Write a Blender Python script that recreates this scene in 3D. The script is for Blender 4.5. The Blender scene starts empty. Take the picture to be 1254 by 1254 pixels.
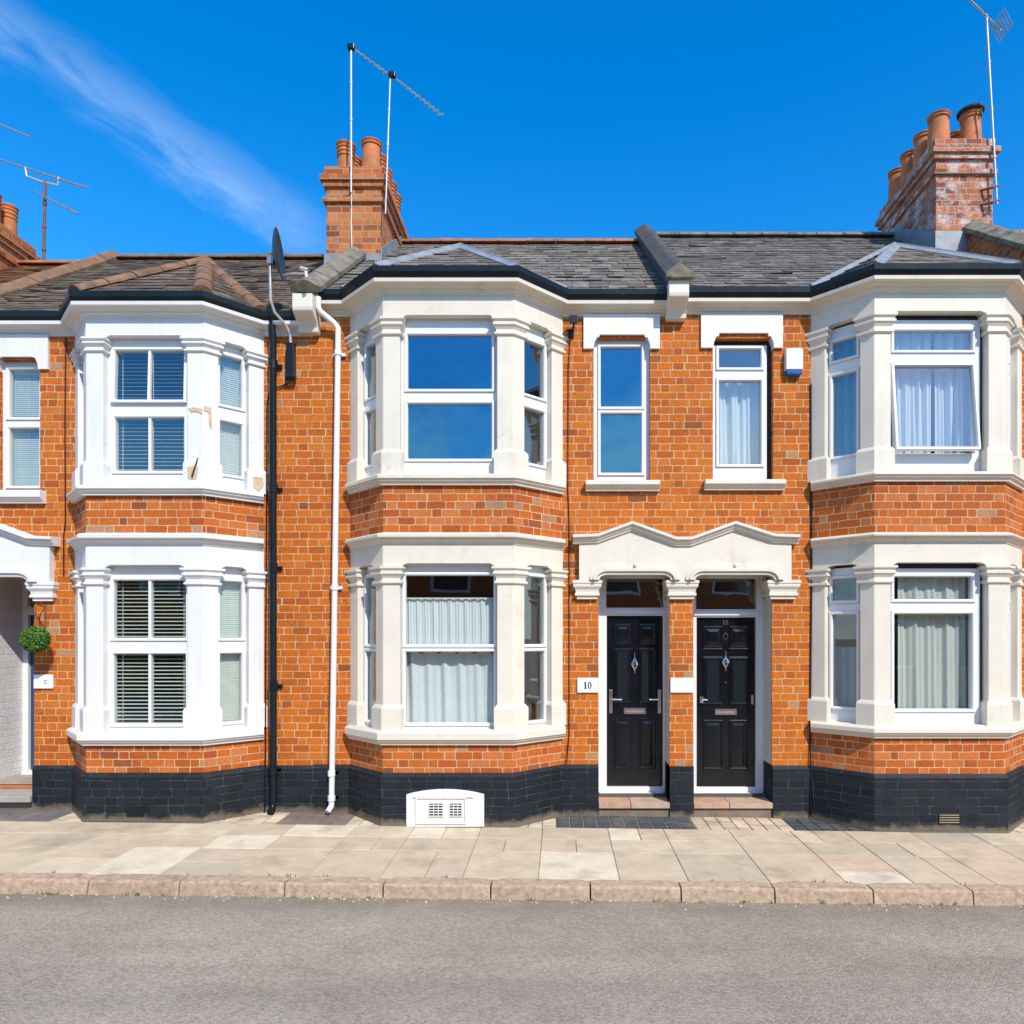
import bpy, bmesh, math, random
from mathutils import Vector, noise as mnoise
random.seed(7)
S = bpy.context.scene
COL = S.collection
R = math.radians

# ---------------------------------------------------------------- camera model (metres, facade plane y = 0)
FPX, VX, VY, CY, CH = 876.0, 686.0, 780.0, 7.3, 1.85
def sc(y): return FPX / (CY + y)
def X(px, y=0.0): return (px - VX) / sc(y)
def Z(py, y=0.0): return CH + (VY - py) / sc(y)
def ground(x, y=0.0): return 0.035 - 0.012 * x + 0.02 * max(y, -2.0)

# ================================================================ materials
class N:
    def __init__(s, name):
        s.m = bpy.data.materials.new(name); s.m.use_nodes = True
        s.t = s.m.node_tree; s.t.nodes.clear()
        s.out = s.t.nodes.new('ShaderNodeOutputMaterial')
    def n(s, typ, ins=None, **kw):
        nd = s.t.nodes.new(typ)
        for k, v in kw.items(): setattr(nd, k, v)
        for k, v in (ins or {}).items():
            if hasattr(v, 'is_output'): s.t.links.new(v, nd.inputs[k])
            else: nd.inputs[k].default_value = v
        return nd
    def math(s, op, a, b=None, c=None):
        ins = {0: a}
        if b is not None: ins[1] = b
        if c is not None: ins[2] = c
        return s.n('ShaderNodeMath', ins, operation=op).outputs[0]
    def uv(s): return s.n('ShaderNodeUVMap', uv_map='UVMap').outputs[0]
    def obj(s): return s.n('ShaderNodeTexCoord').outputs['Object']
    def noise(s, vec, scale, detail=4, rough=.55, out='Fac'):
        return s.n('ShaderNodeTexNoise', {'Vector': vec, 'Scale': scale, 'Detail': detail, 'Roughness': rough}).outputs[out]
    def maprange(s, v, a, b, c=0., d=1., smooth=False):
        return s.n('ShaderNodeMapRange', {0: v, 1: a, 2: b, 3: c, 4: d}, interpolation_type='SMOOTHSTEP' if smooth else 'LINEAR').outputs[0]
    def ramp(s, fac, stops):
        nd = s.n('ShaderNodeValToRGB', {0: fac}); e = nd.color_ramp.elements
        while len(e) < len(stops): e.new(.5)
        for i, (p, c) in enumerate(stops): e[i].position = p; e[i].color = (*c, 1)
        return nd.outputs[0]
    def mix(s, fac, a, b, mode='MIX'):
        nd = s.n('ShaderNodeMix', data_type='RGBA', blend_type=mode)
        for idx, v in ((0, fac), (6, a), (7, b)):
            if hasattr(v, 'is_output'): s.t.links.new(v, nd.inputs[idx])
            else: nd.inputs[idx].default_value = (*v, 1) if isinstance(v, tuple) and len(v) == 3 else v
        return nd.outputs[2]
    def bump(s, h, strength=.4, dist=.01, normal=None):
        ins = {'Height': h, 'Strength': strength, 'Distance': dist}
        if normal is not None: ins['Normal'] = normal
        return s.n('ShaderNodeBump', ins).outputs[0]
    def principled(s, color, rough=.6, normal=None, **kw):
        ins = {'Base Color': (*color, 1) if isinstance(color, tuple) else color, 'Roughness': rough}
        if normal is not None: ins['Normal'] = normal
        ins.update(kw)
        p = s.n('ShaderNodeBsdfPrincipled', ins)
        s.t.links.new(p.outputs[0], s.out.inputs[0]); return s.m

def plain(name, col, rough=.5, var=.12, scale=6., bump=.15, bscale=60., metal=0., dirt=None, spec=.5, streak=None):
    b = N(name); v = b.obj()
    f = b.noise(v, scale, 5)
    lo = tuple(c * (1 - var) for c in col); hi = tuple(min(1, c * (1 + var)) for c in col)
    c = b.ramp(f, [(.3, lo), (.7, hi)])
    if dirt:
        d = b.maprange(b.noise(v, dirt[1], 8, .65), dirt[2], dirt[3])
        c = b.mix(d, c, dirt[0])
    if streak:   # rain runs and soot
        sv = b.n('ShaderNodeVectorMath', {0: v, 1: (14., 14., .9)}, operation='MULTIPLY').outputs[0]
        d = b.math('MULTIPLY', b.maprange(b.noise(sv, 1., 6, .62), .52, .80), b.maprange(b.noise(v, 1.7, 4), .35, .65))
        c = b.mix(b.math('MULTIPLY', d, streak[1]), c, streak[0])
        ck = b.n('ShaderNodeTexVoronoi', {'Vector': b.n('ShaderNodeVectorMath', {0: b.n('ShaderNodeTexNoise', {'Vector': v, 'Scale': 3., 'Detail': 5.}).outputs['Color'], 1: v}, operation='ADD').outputs[0], 'Scale': 1.1}, feature='DISTANCE_TO_EDGE').outputs['Distance']
        cm = b.math('MULTIPLY', b.maprange(ck, .003, .0, 0., 1.), b.maprange(b.noise(v, .9, 3), .52, .60))
        c = b.mix(b.math('MULTIPLY', cm, .6), c, (.20, .17, .14))
    h = b.noise(v, bscale, 3)
    rr = b.maprange(b.noise(v, scale * 2.3, 3), .3, .7, rough * .85, min(1, rough * 1.15))
    return b.principled(c, rr, b.bump(h, bump, .004), Metallic=metal, **{'Specular IOR Level': spec})

def brick(name, stops, mortar, mortar_var=.15, wear=None, paint=None, rough=.8, bumps=.55, jw=.0045, stain=(.25, (.10, .035, .015)), size=(.075, .187, .098), splash=False, odd=0.):
    b = N(name); uv = b.uv()
    dist = b.n('ShaderNodeTexNoise', {'Vector': uv, 'Scale': 9., 'Detail': 3.}).outputs['Color']
    off = b.n('ShaderNodeVectorMath', {0: dist, 1: (.5, .5, .5)}, operation='SUBTRACT').outputs[0]
    off = b.n('ShaderNodeVectorMath', {0: off, 'Scale': .012}, operation='SCALE').outputs[0]
    uvd = b.n('ShaderNodeVectorMath', {0: uv, 1: off}, operation='ADD').outputs[0]
    sp = b.n('ShaderNodeSeparateXYZ', {0: uvd}); u, v = sp.outputs[0], sp.outputs[1]
    H = size[0]; ST = size[1]; P = size[1] + size[2]
    row = b.math('FLOOR', b.math('DIVIDE', v, H))
    fv = b.math('SUBTRACT', v, b.math('MULTIPLY', row, H))
    par = b.math('FLOORED_MODULO', row, 2.)
    rj = b.n('ShaderNodeTexWhiteNoise', {'W': row}, noise_dimensions='1D').outputs[0]
    uu = b.math('ADD', b.math('ADD', u, b.math('MULTIPLY', par, P / 2)), b.math('MULTIPLY', rj, .035))
    jv = b.n('ShaderNodeCombineXYZ', {0: b.math('MULTIPLY', u, 3.6), 1: b.math('MULTIPLY', row, 5.37)}).outputs[0]
    uu = b.math('ADD', uu, b.math('MULTIPLY', b.math('SUBTRACT', b.noise(jv, 1., 1), .5), .16))
    k = b.math('FLOOR', b.math('DIVIDE', uu, P))
    fu = b.math('SUBTRACT', uu, b.math('MULTIPLY', k, P))
    hd = b.math('GREATER_THAN', fu, ST)
    lu = b.math('SUBTRACT', fu, b.math('MULTIPLY', hd, ST))
    ln = b.math('SUBTRACT', ST, b.math('MULTIPLY', hd, ST - size[2]))
    du = b.math('MINIMUM', lu, b.math('SUBTRACT', ln, lu))
    dv = b.math('MINIMUM', fv, b.math('SUBTRACT', H, fv))
    rr = .013   # arrises worn round at the corners
    ex = b.math('MAXIMUM', b.math('SUBTRACT', rr, du), 0.); ey = b.math('MAXIMUM', b.math('SUBTRACT', rr, dv), 0.)
    m = b.math('SUBTRACT', rr, b.math('SQRT', b.math('ADD', b.math('MULTIPLY', ex, ex), b.math('MULTIPLY', ey, ey))))
    edge = b.noise(uv, 70., 3)
    m2 = b.math('ADD', m, b.math('MULTIPLY', b.math('SUBTRACT', edge, .5), .0075))
    mask = b.maprange(m2, jw - .0012, jw + .0015, 0, 1, True)
    idv = b.n('ShaderNodeCombineXYZ', {0: b.math('ADD', b.math('MULTIPLY', k, 2.), hd), 1: row}).outputs[0]
    wn = b.n('ShaderNodeTexWhiteNoise', {'Vector': idv}, noise_dimensions='2D')
    rnd = wn.outputs[0]
    # neighbouring bricks drift in tone together, plus a speckle inside every brick
    fac = b.math('ADD', b.math('MULTIPLY', rnd, .75), b.math('MULTIPLY', b.noise(uv, 1.4, 3), .25))
    col = b.ramp(fac, stops)
    w2 = b.n('ShaderNodeSeparateColor', {0: wn.outputs[1]}).outputs
    if odd:   # the odd replaced, pale or sooty brick
        col = b.mix(b.math('MULTIPLY', b.math('GREATER_THAN', w2[1], 1. - odd), .7), col, (.42, .27, .16))
        col = b.mix(b.math('MULTIPLY', b.math('GREATER_THAN', w2[2], 1. - odd), .55), col, (.13, .05, .025))
    sp_ = b.maprange(b.noise(uv, 48., 6, .75), .3, .72, .58, 1.22)
    col = b.mix(1., col, b.n('ShaderNodeCombineXYZ', {0: sp_, 1: sp_, 2: sp_}).outputs[0], 'MULTIPLY')
    if stain:
        sf = b.maprange(b.noise(uv, 3.1, 8, .74), .50, .78, 0., stain[0])
        col = b.mix(sf, col, stain[1])
    if wear:
        wf = b.maprange(b.noise(uv, wear[1], 6, .7), wear[2], wear[3])
        col = b.mix(wf, col, wear[0])
    mn = b.maprange(b.noise(uv, 4., 5, .65), .3, .7, 1 - mortar_var, 1 + mortar_var)
    mc = b.mix(1., mortar, b.n('ShaderNodeCombineXYZ', {0: mn, 1: mn, 2: mn}).outputs[0], 'MULTIPLY')
    if paint:  # painted over: mortar takes the paint except where it has flaked
        fl = b.maprange(b.noise(uv, 5., 7, .7), paint[0], paint[1])
        mc = b.mix(fl, col, mc)
    full = b.mix(mask, mc, col)
    if splash:   # pale salts and mud thrown up along the foot of the wall
        zz = b.math('SUBTRACT', b.math('ADD', b.n('ShaderNodeSeparateXYZ', {0: b.n('ShaderNodeNewGeometry').outputs['Position']}).outputs[2], b.math('MULTIPLY', b.n('ShaderNodeSeparateXYZ', {0: b.n('ShaderNodeNewGeometry').outputs['Position']}).outputs[0], .012)), .035)
        sf = b.maprange(b.math('SUBTRACT', zz, b.math('MULTIPLY', b.noise(uv, 5., 7, .7), .22)), -.03, -.10, 0., .7, True)
        full = b.mix(sf, full, (.22, .17, .12))
    hgt = b.math('ADD', mask, b.math('ADD', b.math('MULTIPLY', edge, .35), b.math('MULTIPLY', rnd, .25)))
    return b.principled(full, rough, b.bump(hgt, bumps, .006), **{'Specular IOR Level': .3})

def tinted(name, rough=.8, scale=8., var=.25, bump=.4, bscale=70., dirt=None, spec=.4):
    b = N(name); v = b.obj()
    a = b.n('ShaderNodeAttribute', attribute_name='tint').outputs[0]
    f = b.maprange(b.noise(v, scale, 6, .65), .3, .7, 1 - var, 1 + var)
    c = b.mix(1., a, b.n('ShaderNodeCombineXYZ', {0: f, 1: f, 2: f}).outputs[0], 'MULTIPLY')
    if dirt:
        d = b.maprange(b.noise(v, dirt[1], 8, .68), dirt[2], dirt[3], 0, dirt[4] if len(dirt) > 4 else 1)
        c = b.mix(d, c, dirt[0])
    return b.principled(c, rough, b.bump(b.noise(v, bscale, 6, .65), bump, .006), **{'Specular IOR Level': spec})

def glass(name, refl, tint=(1, 1, 1), wav=.03):
    b = N(name)
    nrm = b.bump(b.noise(b.obj(), 1.6, 2), wav, .05)
    g = b.n('ShaderNodeBsdfGlossy', {'Color': (*tint, 1), 'Roughness': .015, 'Normal': nrm})
    t = b.n('ShaderNodeBsdfTransparent', {'Color': (.92, .95, .94, 1)})
    fc = b.n('ShaderNodeLayerWeight', {'Blend': .5}).outputs['Facing']
    f = b.math('ADD', refl, b.math('MULTIPLY', b.math('POWER', fc, 5.), 1. - refl))
    mx = b.n('ShaderNodeMixShader', {0: f, 1: t.outputs[0], 2: g.outputs[0]})
    b.t.links.new(mx.outputs[0], b.out.inputs[0]); return b.m

def fabric(name, col, trans=0., translucent=.25):
    b = N(name); v = b.obj()
    f = b.noise(v, 30., 4)
    c = b.ramp(f, [(.3, tuple(x * .92 for x in col)), (.7, col)])
    d = b.n('ShaderNodeBsdfDiffuse', {'Color': c})
    t = b.n('ShaderNodeBsdfTranslucent', {'Color': c})
    m = b.n('ShaderNodeMixShader', {0: translucent, 1: d.outputs[0], 2: t.outputs[0]})
    if trans > 0:
        tr = b.n('ShaderNodeBsdfTransparent')
        w = b.maprange(b.noise(v, 45., 2), .3, .7, trans * .6, min(1., trans * 1.4))
        m = b.n('ShaderNodeMixShader', {0: w, 1: m.outputs[0], 2: tr.outputs[0]})
    b.t.links.new(m.outputs[0], b.out.inputs[0]); return b.m

M = {}
M['brick'] = brick('orange_brick', [(.04, (.36, .074, .008)), (.25, (.47, .103, .007)), (.5, (.545, .125, .007)), (.75, (.585, .145, .009)), (.95, (.54, .160, .026))], (.49, .335, .18), mortar_var=.3, odd=.014, jw=.0041, stain=(.6, (.16, .045, .013)))
M['brick_bay'] = brick('red_bay_brick', [(.06, (.33, .066, .013)), (.3, (.46, .097, .011)), (.6, (.55, .125, .013)), (.95, (.56, .180, .058))], (.50, .35, .20), mortar_var=.3, odd=.04, jw=.0042, stain=(.55, (.17, .052, .02)))
M['brick_dark'] = brick('painted_plinth_brick', [(.05, (.006, .010, .015)), (.6, (.009, .0145, .022)), (.95, (.014, .020, .028))], (.085, .075, .062), paint=(.38, .62), rough=.62, bumps=1., stain=(.3, (.03, .03, .03)), jw=.003, size=(.079, .155, .155), splash=True)
M['brick_white'] = brick('white_painted_brick', [(.1, (.72, .72, .72)), (.9, (.80, .80, .80))], (.70, .70, .70), rough=.6, bumps=.8, stain=None)
M['brick_stack'] = brick('sooty_chimney_brick', [(.06, (.20, .05, .018)), (.3, (.44, .11, .025)), (.65, (.56, .17, .04)), (.95, (.56, .23, .09))], (.34, .24, .16), stain=(.75, (.045, .03, .022)), jw=.006)
M['brick_wash'] = brick('whitewashed_chimney_brick', [(.06, (.17, .045, .02)), (.35, (.44, .11, .035)), (.95, (.54, .17, .06))], (.33, .29, .26), stain=(.7, (.04, .03, .025)), wear=((.55, .46, .42), 4.5, .49, .62), jw=.006)
M['cream'] = plain('cream_stucco', (.68, .622, .515), .55, .05, 3., .25, 90., dirt=((.48, .41, .31), 3.5, .60, .85), streak=((.42, .34, .24), .38))
M['white'] = plain('white_stucco', (.70, .69, .675), .5, .04, 3., .25, 90., dirt=((.52, .48, .43), 3.5, .63, .9), streak=((.40, .36, .30), .40))
M['upvc'] = plain('white_window_frame', (.72, .725, .735), .3, .02, 3., .02, 40.)
M['black_gap'] = plain('black_gap_and_shade', (.012, .012, .014), .6, .2, 4., .1, 60.)  # painted shade of window gaps; also crack, air bricks and vent holes
M['black'] = plain('black_plastic', (.007, .010, .013), .3, .2, 4., .05, 40., spec=.3)
M['gutter'] = plain('black_gutter', (.008, .011, .013), .3, .25, 3., .06, 30., spec=.3)
M['door_black'] = plain('black_door_paint', (.004, .005, .008), .2, .25, 5., .04, 30.)
M['door_blue'] = plain('navy_door_paint', (.015, .06, .14), .3, .15, 5., .04, 30.)
M['chrome'] = plain('chrome', (.75, .74, .72), .22, .1, 12., .05, 40., metal=1.)
M['chrome_pink'] = plain('flap_pink_reflection', (.62, .36, .38), .35, .1, 12., .05, 40., metal=.7)  # pinkish reflection put into the flap's metal colour
M['whitepipe'] = plain('white_pipe', (.72, .73, .74), .35, .06, 3., .05, 30., dirt=((.45, .42, .36), 5., .62, .9))
M['lead'] = plain('grey_lead', (.23, .245, .265), .5, .2, 5., .25, 25., dirt=((.16, .17, .18), 6., .55, .8))
M['leadblue'] = plain('blue_grey_render', (.05, .07, .10), .6, .2, 5., .3, 25.)
M['stone'] = plain('weathered_coping', (.19, .165, .12), .9, .3, 9., .7, 60., dirt=((.035, .033, .028), 6., .50, .72))
M['darkcoping'] = plain('dark_coping', (.055, .052, .05), .85, .3, 9., .5, 50., dirt=((.12, .105, .075), 5., .56, .8))
M['browntile'] = plain('brown_clay_tile', (.20, .105, .055), .85, .3, 7., .6, 60., dirt=((.05, .04, .03), 6., .5, .75))
M['redridge'] = plain('red_ridge_tile', (.36, .13, .06), .85, .3, 7., .6, 60., dirt=((.10, .06, .04), 6., .5, .75))
M['pot'] = plain('terracotta_pot', (.47, .15, .045), .75, .22, 6., .3, 50., dirt=((.13, .055, .03), 5., .52, .8))
M['slate'] = tinted('roof_slate', .9, 9., .35, .5, 60., dirt=((.17, .145, .105), 5., .60, .78, .7), spec=.12)
M['deck'] = plain('roof_underlay', (.02, .02, .02), .9)
M['mast'] = plain('galvanised_mast', (.46, .45, .44), .4, .15, 10., .05, 40., metal=.3)
M['rustmast'] = plain('rusty_mast', (.17, .07, .04), .7, .3, 14., .3, 60.)
M['alu'] = plain('aluminium_rod', (.30, .28, .27), .4, .2, 12., .05, 40., metal=.6)
M['dish'] = plain('dark_dish', (.025, .04, .055), .35, .15, 8., .05, 40.)
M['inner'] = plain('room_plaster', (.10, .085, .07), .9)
M['net'] = fabric('net_curtain', (.93, .94, .95), .05, .10)
M['curtain'] = fabric('pale_curtain', (.80, .785, .74), 0., .2)
M['curtain_white'] = fabric('white_curtain', (.90, .91, .92), 0., .25)
M['voile'] = fabric('blue_voile', (.50, .62, .72), .1, .3)
M['slat'] = plain('blind_slat', (.66, .68, .62), .45, .05, 8., .02, 40.)
M['g_mid'] = glass('window_glass', .09)
M['g_sky'] = glass('mirror_like_glass', .19, (.24, .66, .86), .22)
M['g_low'] = glass('clear_glass', .07)
M['g_dark'] = glass('dark_glass', .12)
M['flag'] = tinted('flagstone', .85, 5., .13, .5, 90., dirt=((.22, .17, .12), 2.2, .52, .80, .75))
M['kerb'] = tinted('granite_kerb', .8, 22., .32, .9, 55., dirt=((.14, .10, .06), 7., .56, .78, .8))
M['dirt'] = plain('joint_dirt', (.30, .25, .16), .95, .35, 14., .6, 90., dirt=((.09, .10, .03), 3., .55, .7))
M['step'] = tinted('sandstone_step', .85, 8., .2, .4, 70.)
M['leaf'] = tinted('box_leaf', .6, 10., .2, .1, 40.)
M['plaque'] = plain('white_plaque', (.80, .80, .79), .4, .03, 5., .02, 30.)
M['ink'] = plain('black_numeral', (.012, .012, .012), .5)
M['bluelens'] = plain('blue_lens', (.01, .09, .30), .25, .1, 5.)
M['rawwood'] = plain('bare_wood', (.55, .40, .24), .8, .2, 25., .3, 60.)

def road_mat():
    b = N('worn_asphalt'); v = b.obj()
    big = b.noise(v, .55, 6, .6); mid = b.noise(v, 4., 6, .65); fine = b.noise(v, 95., 4, .75)
    vor = b.n('ShaderNodeTexVoronoi', {'Vector': v, 'Scale': 75.}); cell = vor.outputs['Color']; dd = vor.outputs['Distance']
    cs = b.n('ShaderNodeSeparateColor', {0: cell}).outputs[0]
    c = b.ramp(b.math('ADD', b.math('MULTIPLY', big, .6), b.math('MULTIPLY', mid, .4)), [(.35, (.270, .230, .178)), (.65, (.360, .310, .245))])
    st = b.maprange(cs, 0., 1., .78, 1.22)
    c = b.mix(1., c, b.n('ShaderNodeCombineXYZ', {0: st, 1: st, 2: st}).outputs[0], 'MULTIPLY')
    yy = b.n('ShaderNodeSeparateXYZ', {0: v}).outputs[1]
    gut = b.math('MULTIPLY', b.maprange(yy, -2.45, -2.02, 0., 1., True), b.maprange(b.noise(v, 3., 5), .35, .65, .35, .8))
    c = b.mix(gut, c, (.20, .16, .12))
    sv = b.n('ShaderNodeVectorMath', {0: v, 1: (.25, 2.2, 1.)}, operation='MULTIPLY').outputs[0]
    wr = b.maprange(b.noise(sv, 1., 4), .35, .65, .90, 1.08)
    c = b.mix(1., c, b.n('ShaderNodeCombineXYZ', {0: wr, 1: wr, 2: wr}).outputs[0], 'MULTIPLY')
    oil = b.maprange(b.noise(v, 1.9, 7, .65), .66, .76, 0., .35)
    c = b.mix(oil, c, (.11, .10, .09))
    h = b.math('ADD', b.math('MULTIPLY', b.math('SUBTRACT', 1., dd), .8), b.math('MULTIPLY', fine, .7))
    return b.principled(c, .85, b.bump(h, .7, .008), **{'Specular IOR Level': .3})
M['road'] = road_mat()

# ================================================================ mesh building
def offs_path(path, o, closed=False):
    n = len(path); out = []
    def nrm(i):
        a, b = path[i % n], path[(i + 1) % n]; dx, dy = b[0] - a[0], b[1] - a[1]; l = math.hypot(dx, dy) or 1
        return (dy / l, -dx / l)
    for i in range(n):
        if closed: n1, n2 = nrm(i - 1), nrm(i)
        else:
            n2 = nrm(i) if i < n - 1 else nrm(i - 1); n1 = nrm(i - 1) if i > 0 else n2
        k = 1 + n1[0] * n2[0] + n1[1] * n2[1]; k = max(k, .2)
        out.append((path[i][0] + o * (n1[0] + n2[0]) / k, path[i][1] + o * (n1[1] + n2[1]) / k))
    return out

class MB:
    def __init__(s): s.v = []; s.f = []; s.t = []; s.tint = None; s.fr = None
    def pt(s, p):
        if s.fr:
            (ox, oy), (ux, uy), (nx, ny) = s.fr
            p = (ox + ux * p[0] + nx * p[1], oy + uy * p[0] + ny * p[1], p[2])
        s.v.append(tuple(p)); return len(s.v) - 1
    def poly(s, pts): s.f.append([s.pt(p) for p in pts]); s.t.append(s.tint)
    def face(s, idx): s.f.append(list(idx)); s.t.append(s.tint)
    def box(s, x0, x1, y0, y1, z0, z1):
        i = [s.pt(p) for p in ((x0, y0, z0), (x1, y0, z0), (x1, y1, z0), (x0, y1, z0), (x0, y0, z1), (x1, y0, z1), (x1, y1, z1), (x0, y1, z1))]
        for q in ((0, 1, 5, 4), (1, 2, 6, 5), (2, 3, 7, 6), (3, 0, 4, 7), (4, 5, 6, 7), (3, 2, 1, 0)): s.face([i[k] for k in q])
    def hexa(s, p8):
        i = [s.pt(p) for p in p8]
        for q in ((0, 1, 5, 4), (1, 2, 6, 5), (2, 3, 7, 6), (3, 0, 4, 7), (4, 5, 6, 7), (3, 2, 1, 0)): s.face([i[k] for k in q])
    def rings(s, rs, closed=True, cap=True):
        idx = [[s.pt(p) for p in r] for r in rs]; n = len(idx[0])
        for a, b in zip(idx, idx[1:]):
            for k in range(n if closed else n - 1): s.face((a[k], a[(k + 1) % n], b[(k + 1) % n], b[k]))
        if cap: s.face(idx[0][::-1]); s.face(idx[-1])
    def sweep(s, path, prof, i0=0, i1=None):
        cols = [offs_path(path, o) for o, z in prof]; i1 = len(path) if i1 is None else i1
        s.rings([[(cols[j][i][0], cols[j][i][1], prof[j][1]) for j in range(len(prof))] for i in range(i0, i1)])
    def loft(s, poly, lay):
        s.rings([[(p[0], p[1], z) for p in offs_path(poly, o, True)] for o, z in lay])
    def extr_y(s, poly, y0, y1):   # polygon in (x,z) run from y0 to y1
        s.rings([[(x, y0, z) for x, z in poly], [(x, y1, z) for x, z in poly]])
    def extr_x(s, poly, x0, x1):   # polygon in (y,z)
        s.rings([[(x0, y, z) for y, z in poly], [(x1, y, z) for y, z in poly]])
    def tube(s, pts, r, seg=8, r2=None):
        P = [Vector(p) for p in pts]; rs = []; n = len(P); side = None
        for i, p in enumerate(P):
            d = (P[min(i + 1, n - 1)] - P[max(i - 1, 0)]).normalized()
            if side is None: side = d.cross(Vector((0, 0, 1)) if abs(d.z) < .9 else Vector((1, 0, 0))).normalized()
            side = (side - d * side.dot(d)).normalized(); up = d.cross(side)
            rr = r + ((r2 if r2 is not None else r) - r) * i / max(1, n - 1)
            rs.append([tuple(p + side * math.cos(2 * math.pi * k / seg) * rr + up * math.sin(2 * math.pi * k / seg) * rr) for k in range(seg)])
        s.rings(rs)
    def lathe(s, c, prof, seg=20):
        s.rings([[(c[0] + r * math.cos(2 * math.pi * k / seg), c[1] + r * math.sin(2 * math.pi * k / seg), c[2] + z) for k in range(seg)] for r, z in prof])
    def build(s, name, mat, parent=None, smooth=False, bevel=0., base=None, recalc=True):
        loc = Vector(base) if base else Vector((0, 0, 0)); off = loc.copy(); q = parent
        if q is not None:
            off = Vector((0, 0, 0))
            while q is not None: off += q.location; q = q.parent
        me = bpy.data.meshes.new(name)
        me.from_pydata([tuple(Vector(p) - off) for p in s.v], [], s.f)
        bm = bmesh.new(); bm.from_mesh(me)
        uvl = bm.loops.layers.uv.new('UVMap')
        col = bm.loops.layers.float_color.new('tint') if any(t is not None for t in s.t) else None
        bm.faces.ensure_lookup_table()
        if col:
            for f, t in zip(bm.faces, s.t):
                for l in f.loops: l[col] = (*(t or (.5, .5, .5)), 1)
        if recalc: bmesh.ops.recalc_face_normals(bm, faces=bm.faces)
        for f in bm.faces:
            n = f.normal
            if abs(n.z) > .95: t = Vector((1, 0, 0)); u = Vector((0, 1, 0))
            else:
                t = Vector((-n.y, n.x, 0)).normalized()
                if t.x < -.3 or (abs(t.x) <= .3 and t.y < 0): t = -t
                u = n.cross(t)
                if u.z < 0: u = -u
            for l in f.loops:
                p = l.vert.co + off; l[uvl].uv = (p.dot(t), p.dot(u))
            f.smooth = smooth
        bm.to_mesh(me); bm.free()
        o = bpy.data.objects.new(name, me); COL.objects.link(o)
        if mat: me.materials.append(mat)
        if parent is not None: o.parent = parent
        else: o.location = loc
        if bevel:
            m = o.modifiers.new('Bevel', 'BEVEL'); m.width = bevel; m.segments = 2; m.limit_method = 'ANGLE'; m.angle_limit = R(35)
        if smooth and hasattr(me, 'set_sharp_from_angle'): me.set_sharp_from_angle(angle=R(38))
        return o

def tag(o, label=None, cat=None, group=None, kind=None):
    if label: o['label'] = label
    if cat: o['category'] = cat
    if group: o['group'] = group
    if kind: o['kind'] = kind
    return o
def empty(name, loc, label, cat, group=None):
    o = bpy.data.objects.new(name, None); COL.objects.link(o); o.location = loc; o.empty_display_size = .2
    return tag(o, label, cat, group)

# ================================================================ house pieces
def wall_panel(mb, x0, x1, z0, z1, holes, y0=0., y1=.22):
    xs = sorted({x0, x1, *[v for h in holes for v in h[:2]]}); zs = sorted({z0, z1, *[v for h in holes for v in h[2:4]]})
    xs = [v for v in xs if x0 <= v <= x1]; zs = [v for v in zs if z0 <= v <= z1]
    def hole(a, b, c, d):
        mx, mz = (a + b) / 2, (c + d) / 2
        return any(h[0] < mx < h[1] and h[2] < mz < h[3] for h in holes)
    for i in range(len(xs) - 1):
        for j in range(len(zs) - 1):
            a, b, c, d = xs[i], xs[i + 1], zs[j], zs[j + 1]
            if hole(a, b, c, d): continue
            mb.poly([(a, y0, c), (b, y0, c), (b, y0, d), (a, y0, d)]); mb.poly([(a, y1, c), (a, y1, d), (b, y1, d), (b, y1, c)])
    for h in holes:
        a, b, c, d = h[:4]
        mb.poly([(a, y0, c), (a, y0, d), (a, y1, d), (a, y1, c)]); mb.poly([(b, y0, c), (b, y1, c), (b, y1, d), (b, y0, d)])
        mb.poly([(a, y0, d), (b, y0, d), (b, y1, d), (a, y1, d)]); mb.poly([(a, y0, c), (a, y1, c), (b, y1, c), (b, y0, c)])
    for a in (x0, x1): mb.poly([(a, y0, z0), (a, y1, z0), (a, y1, z1), (a, y0, z1)])
    mb.poly([(x0, y0, z1), (x1, y0, z1), (x1, y1, z1), (x0, y1, z1)])

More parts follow.
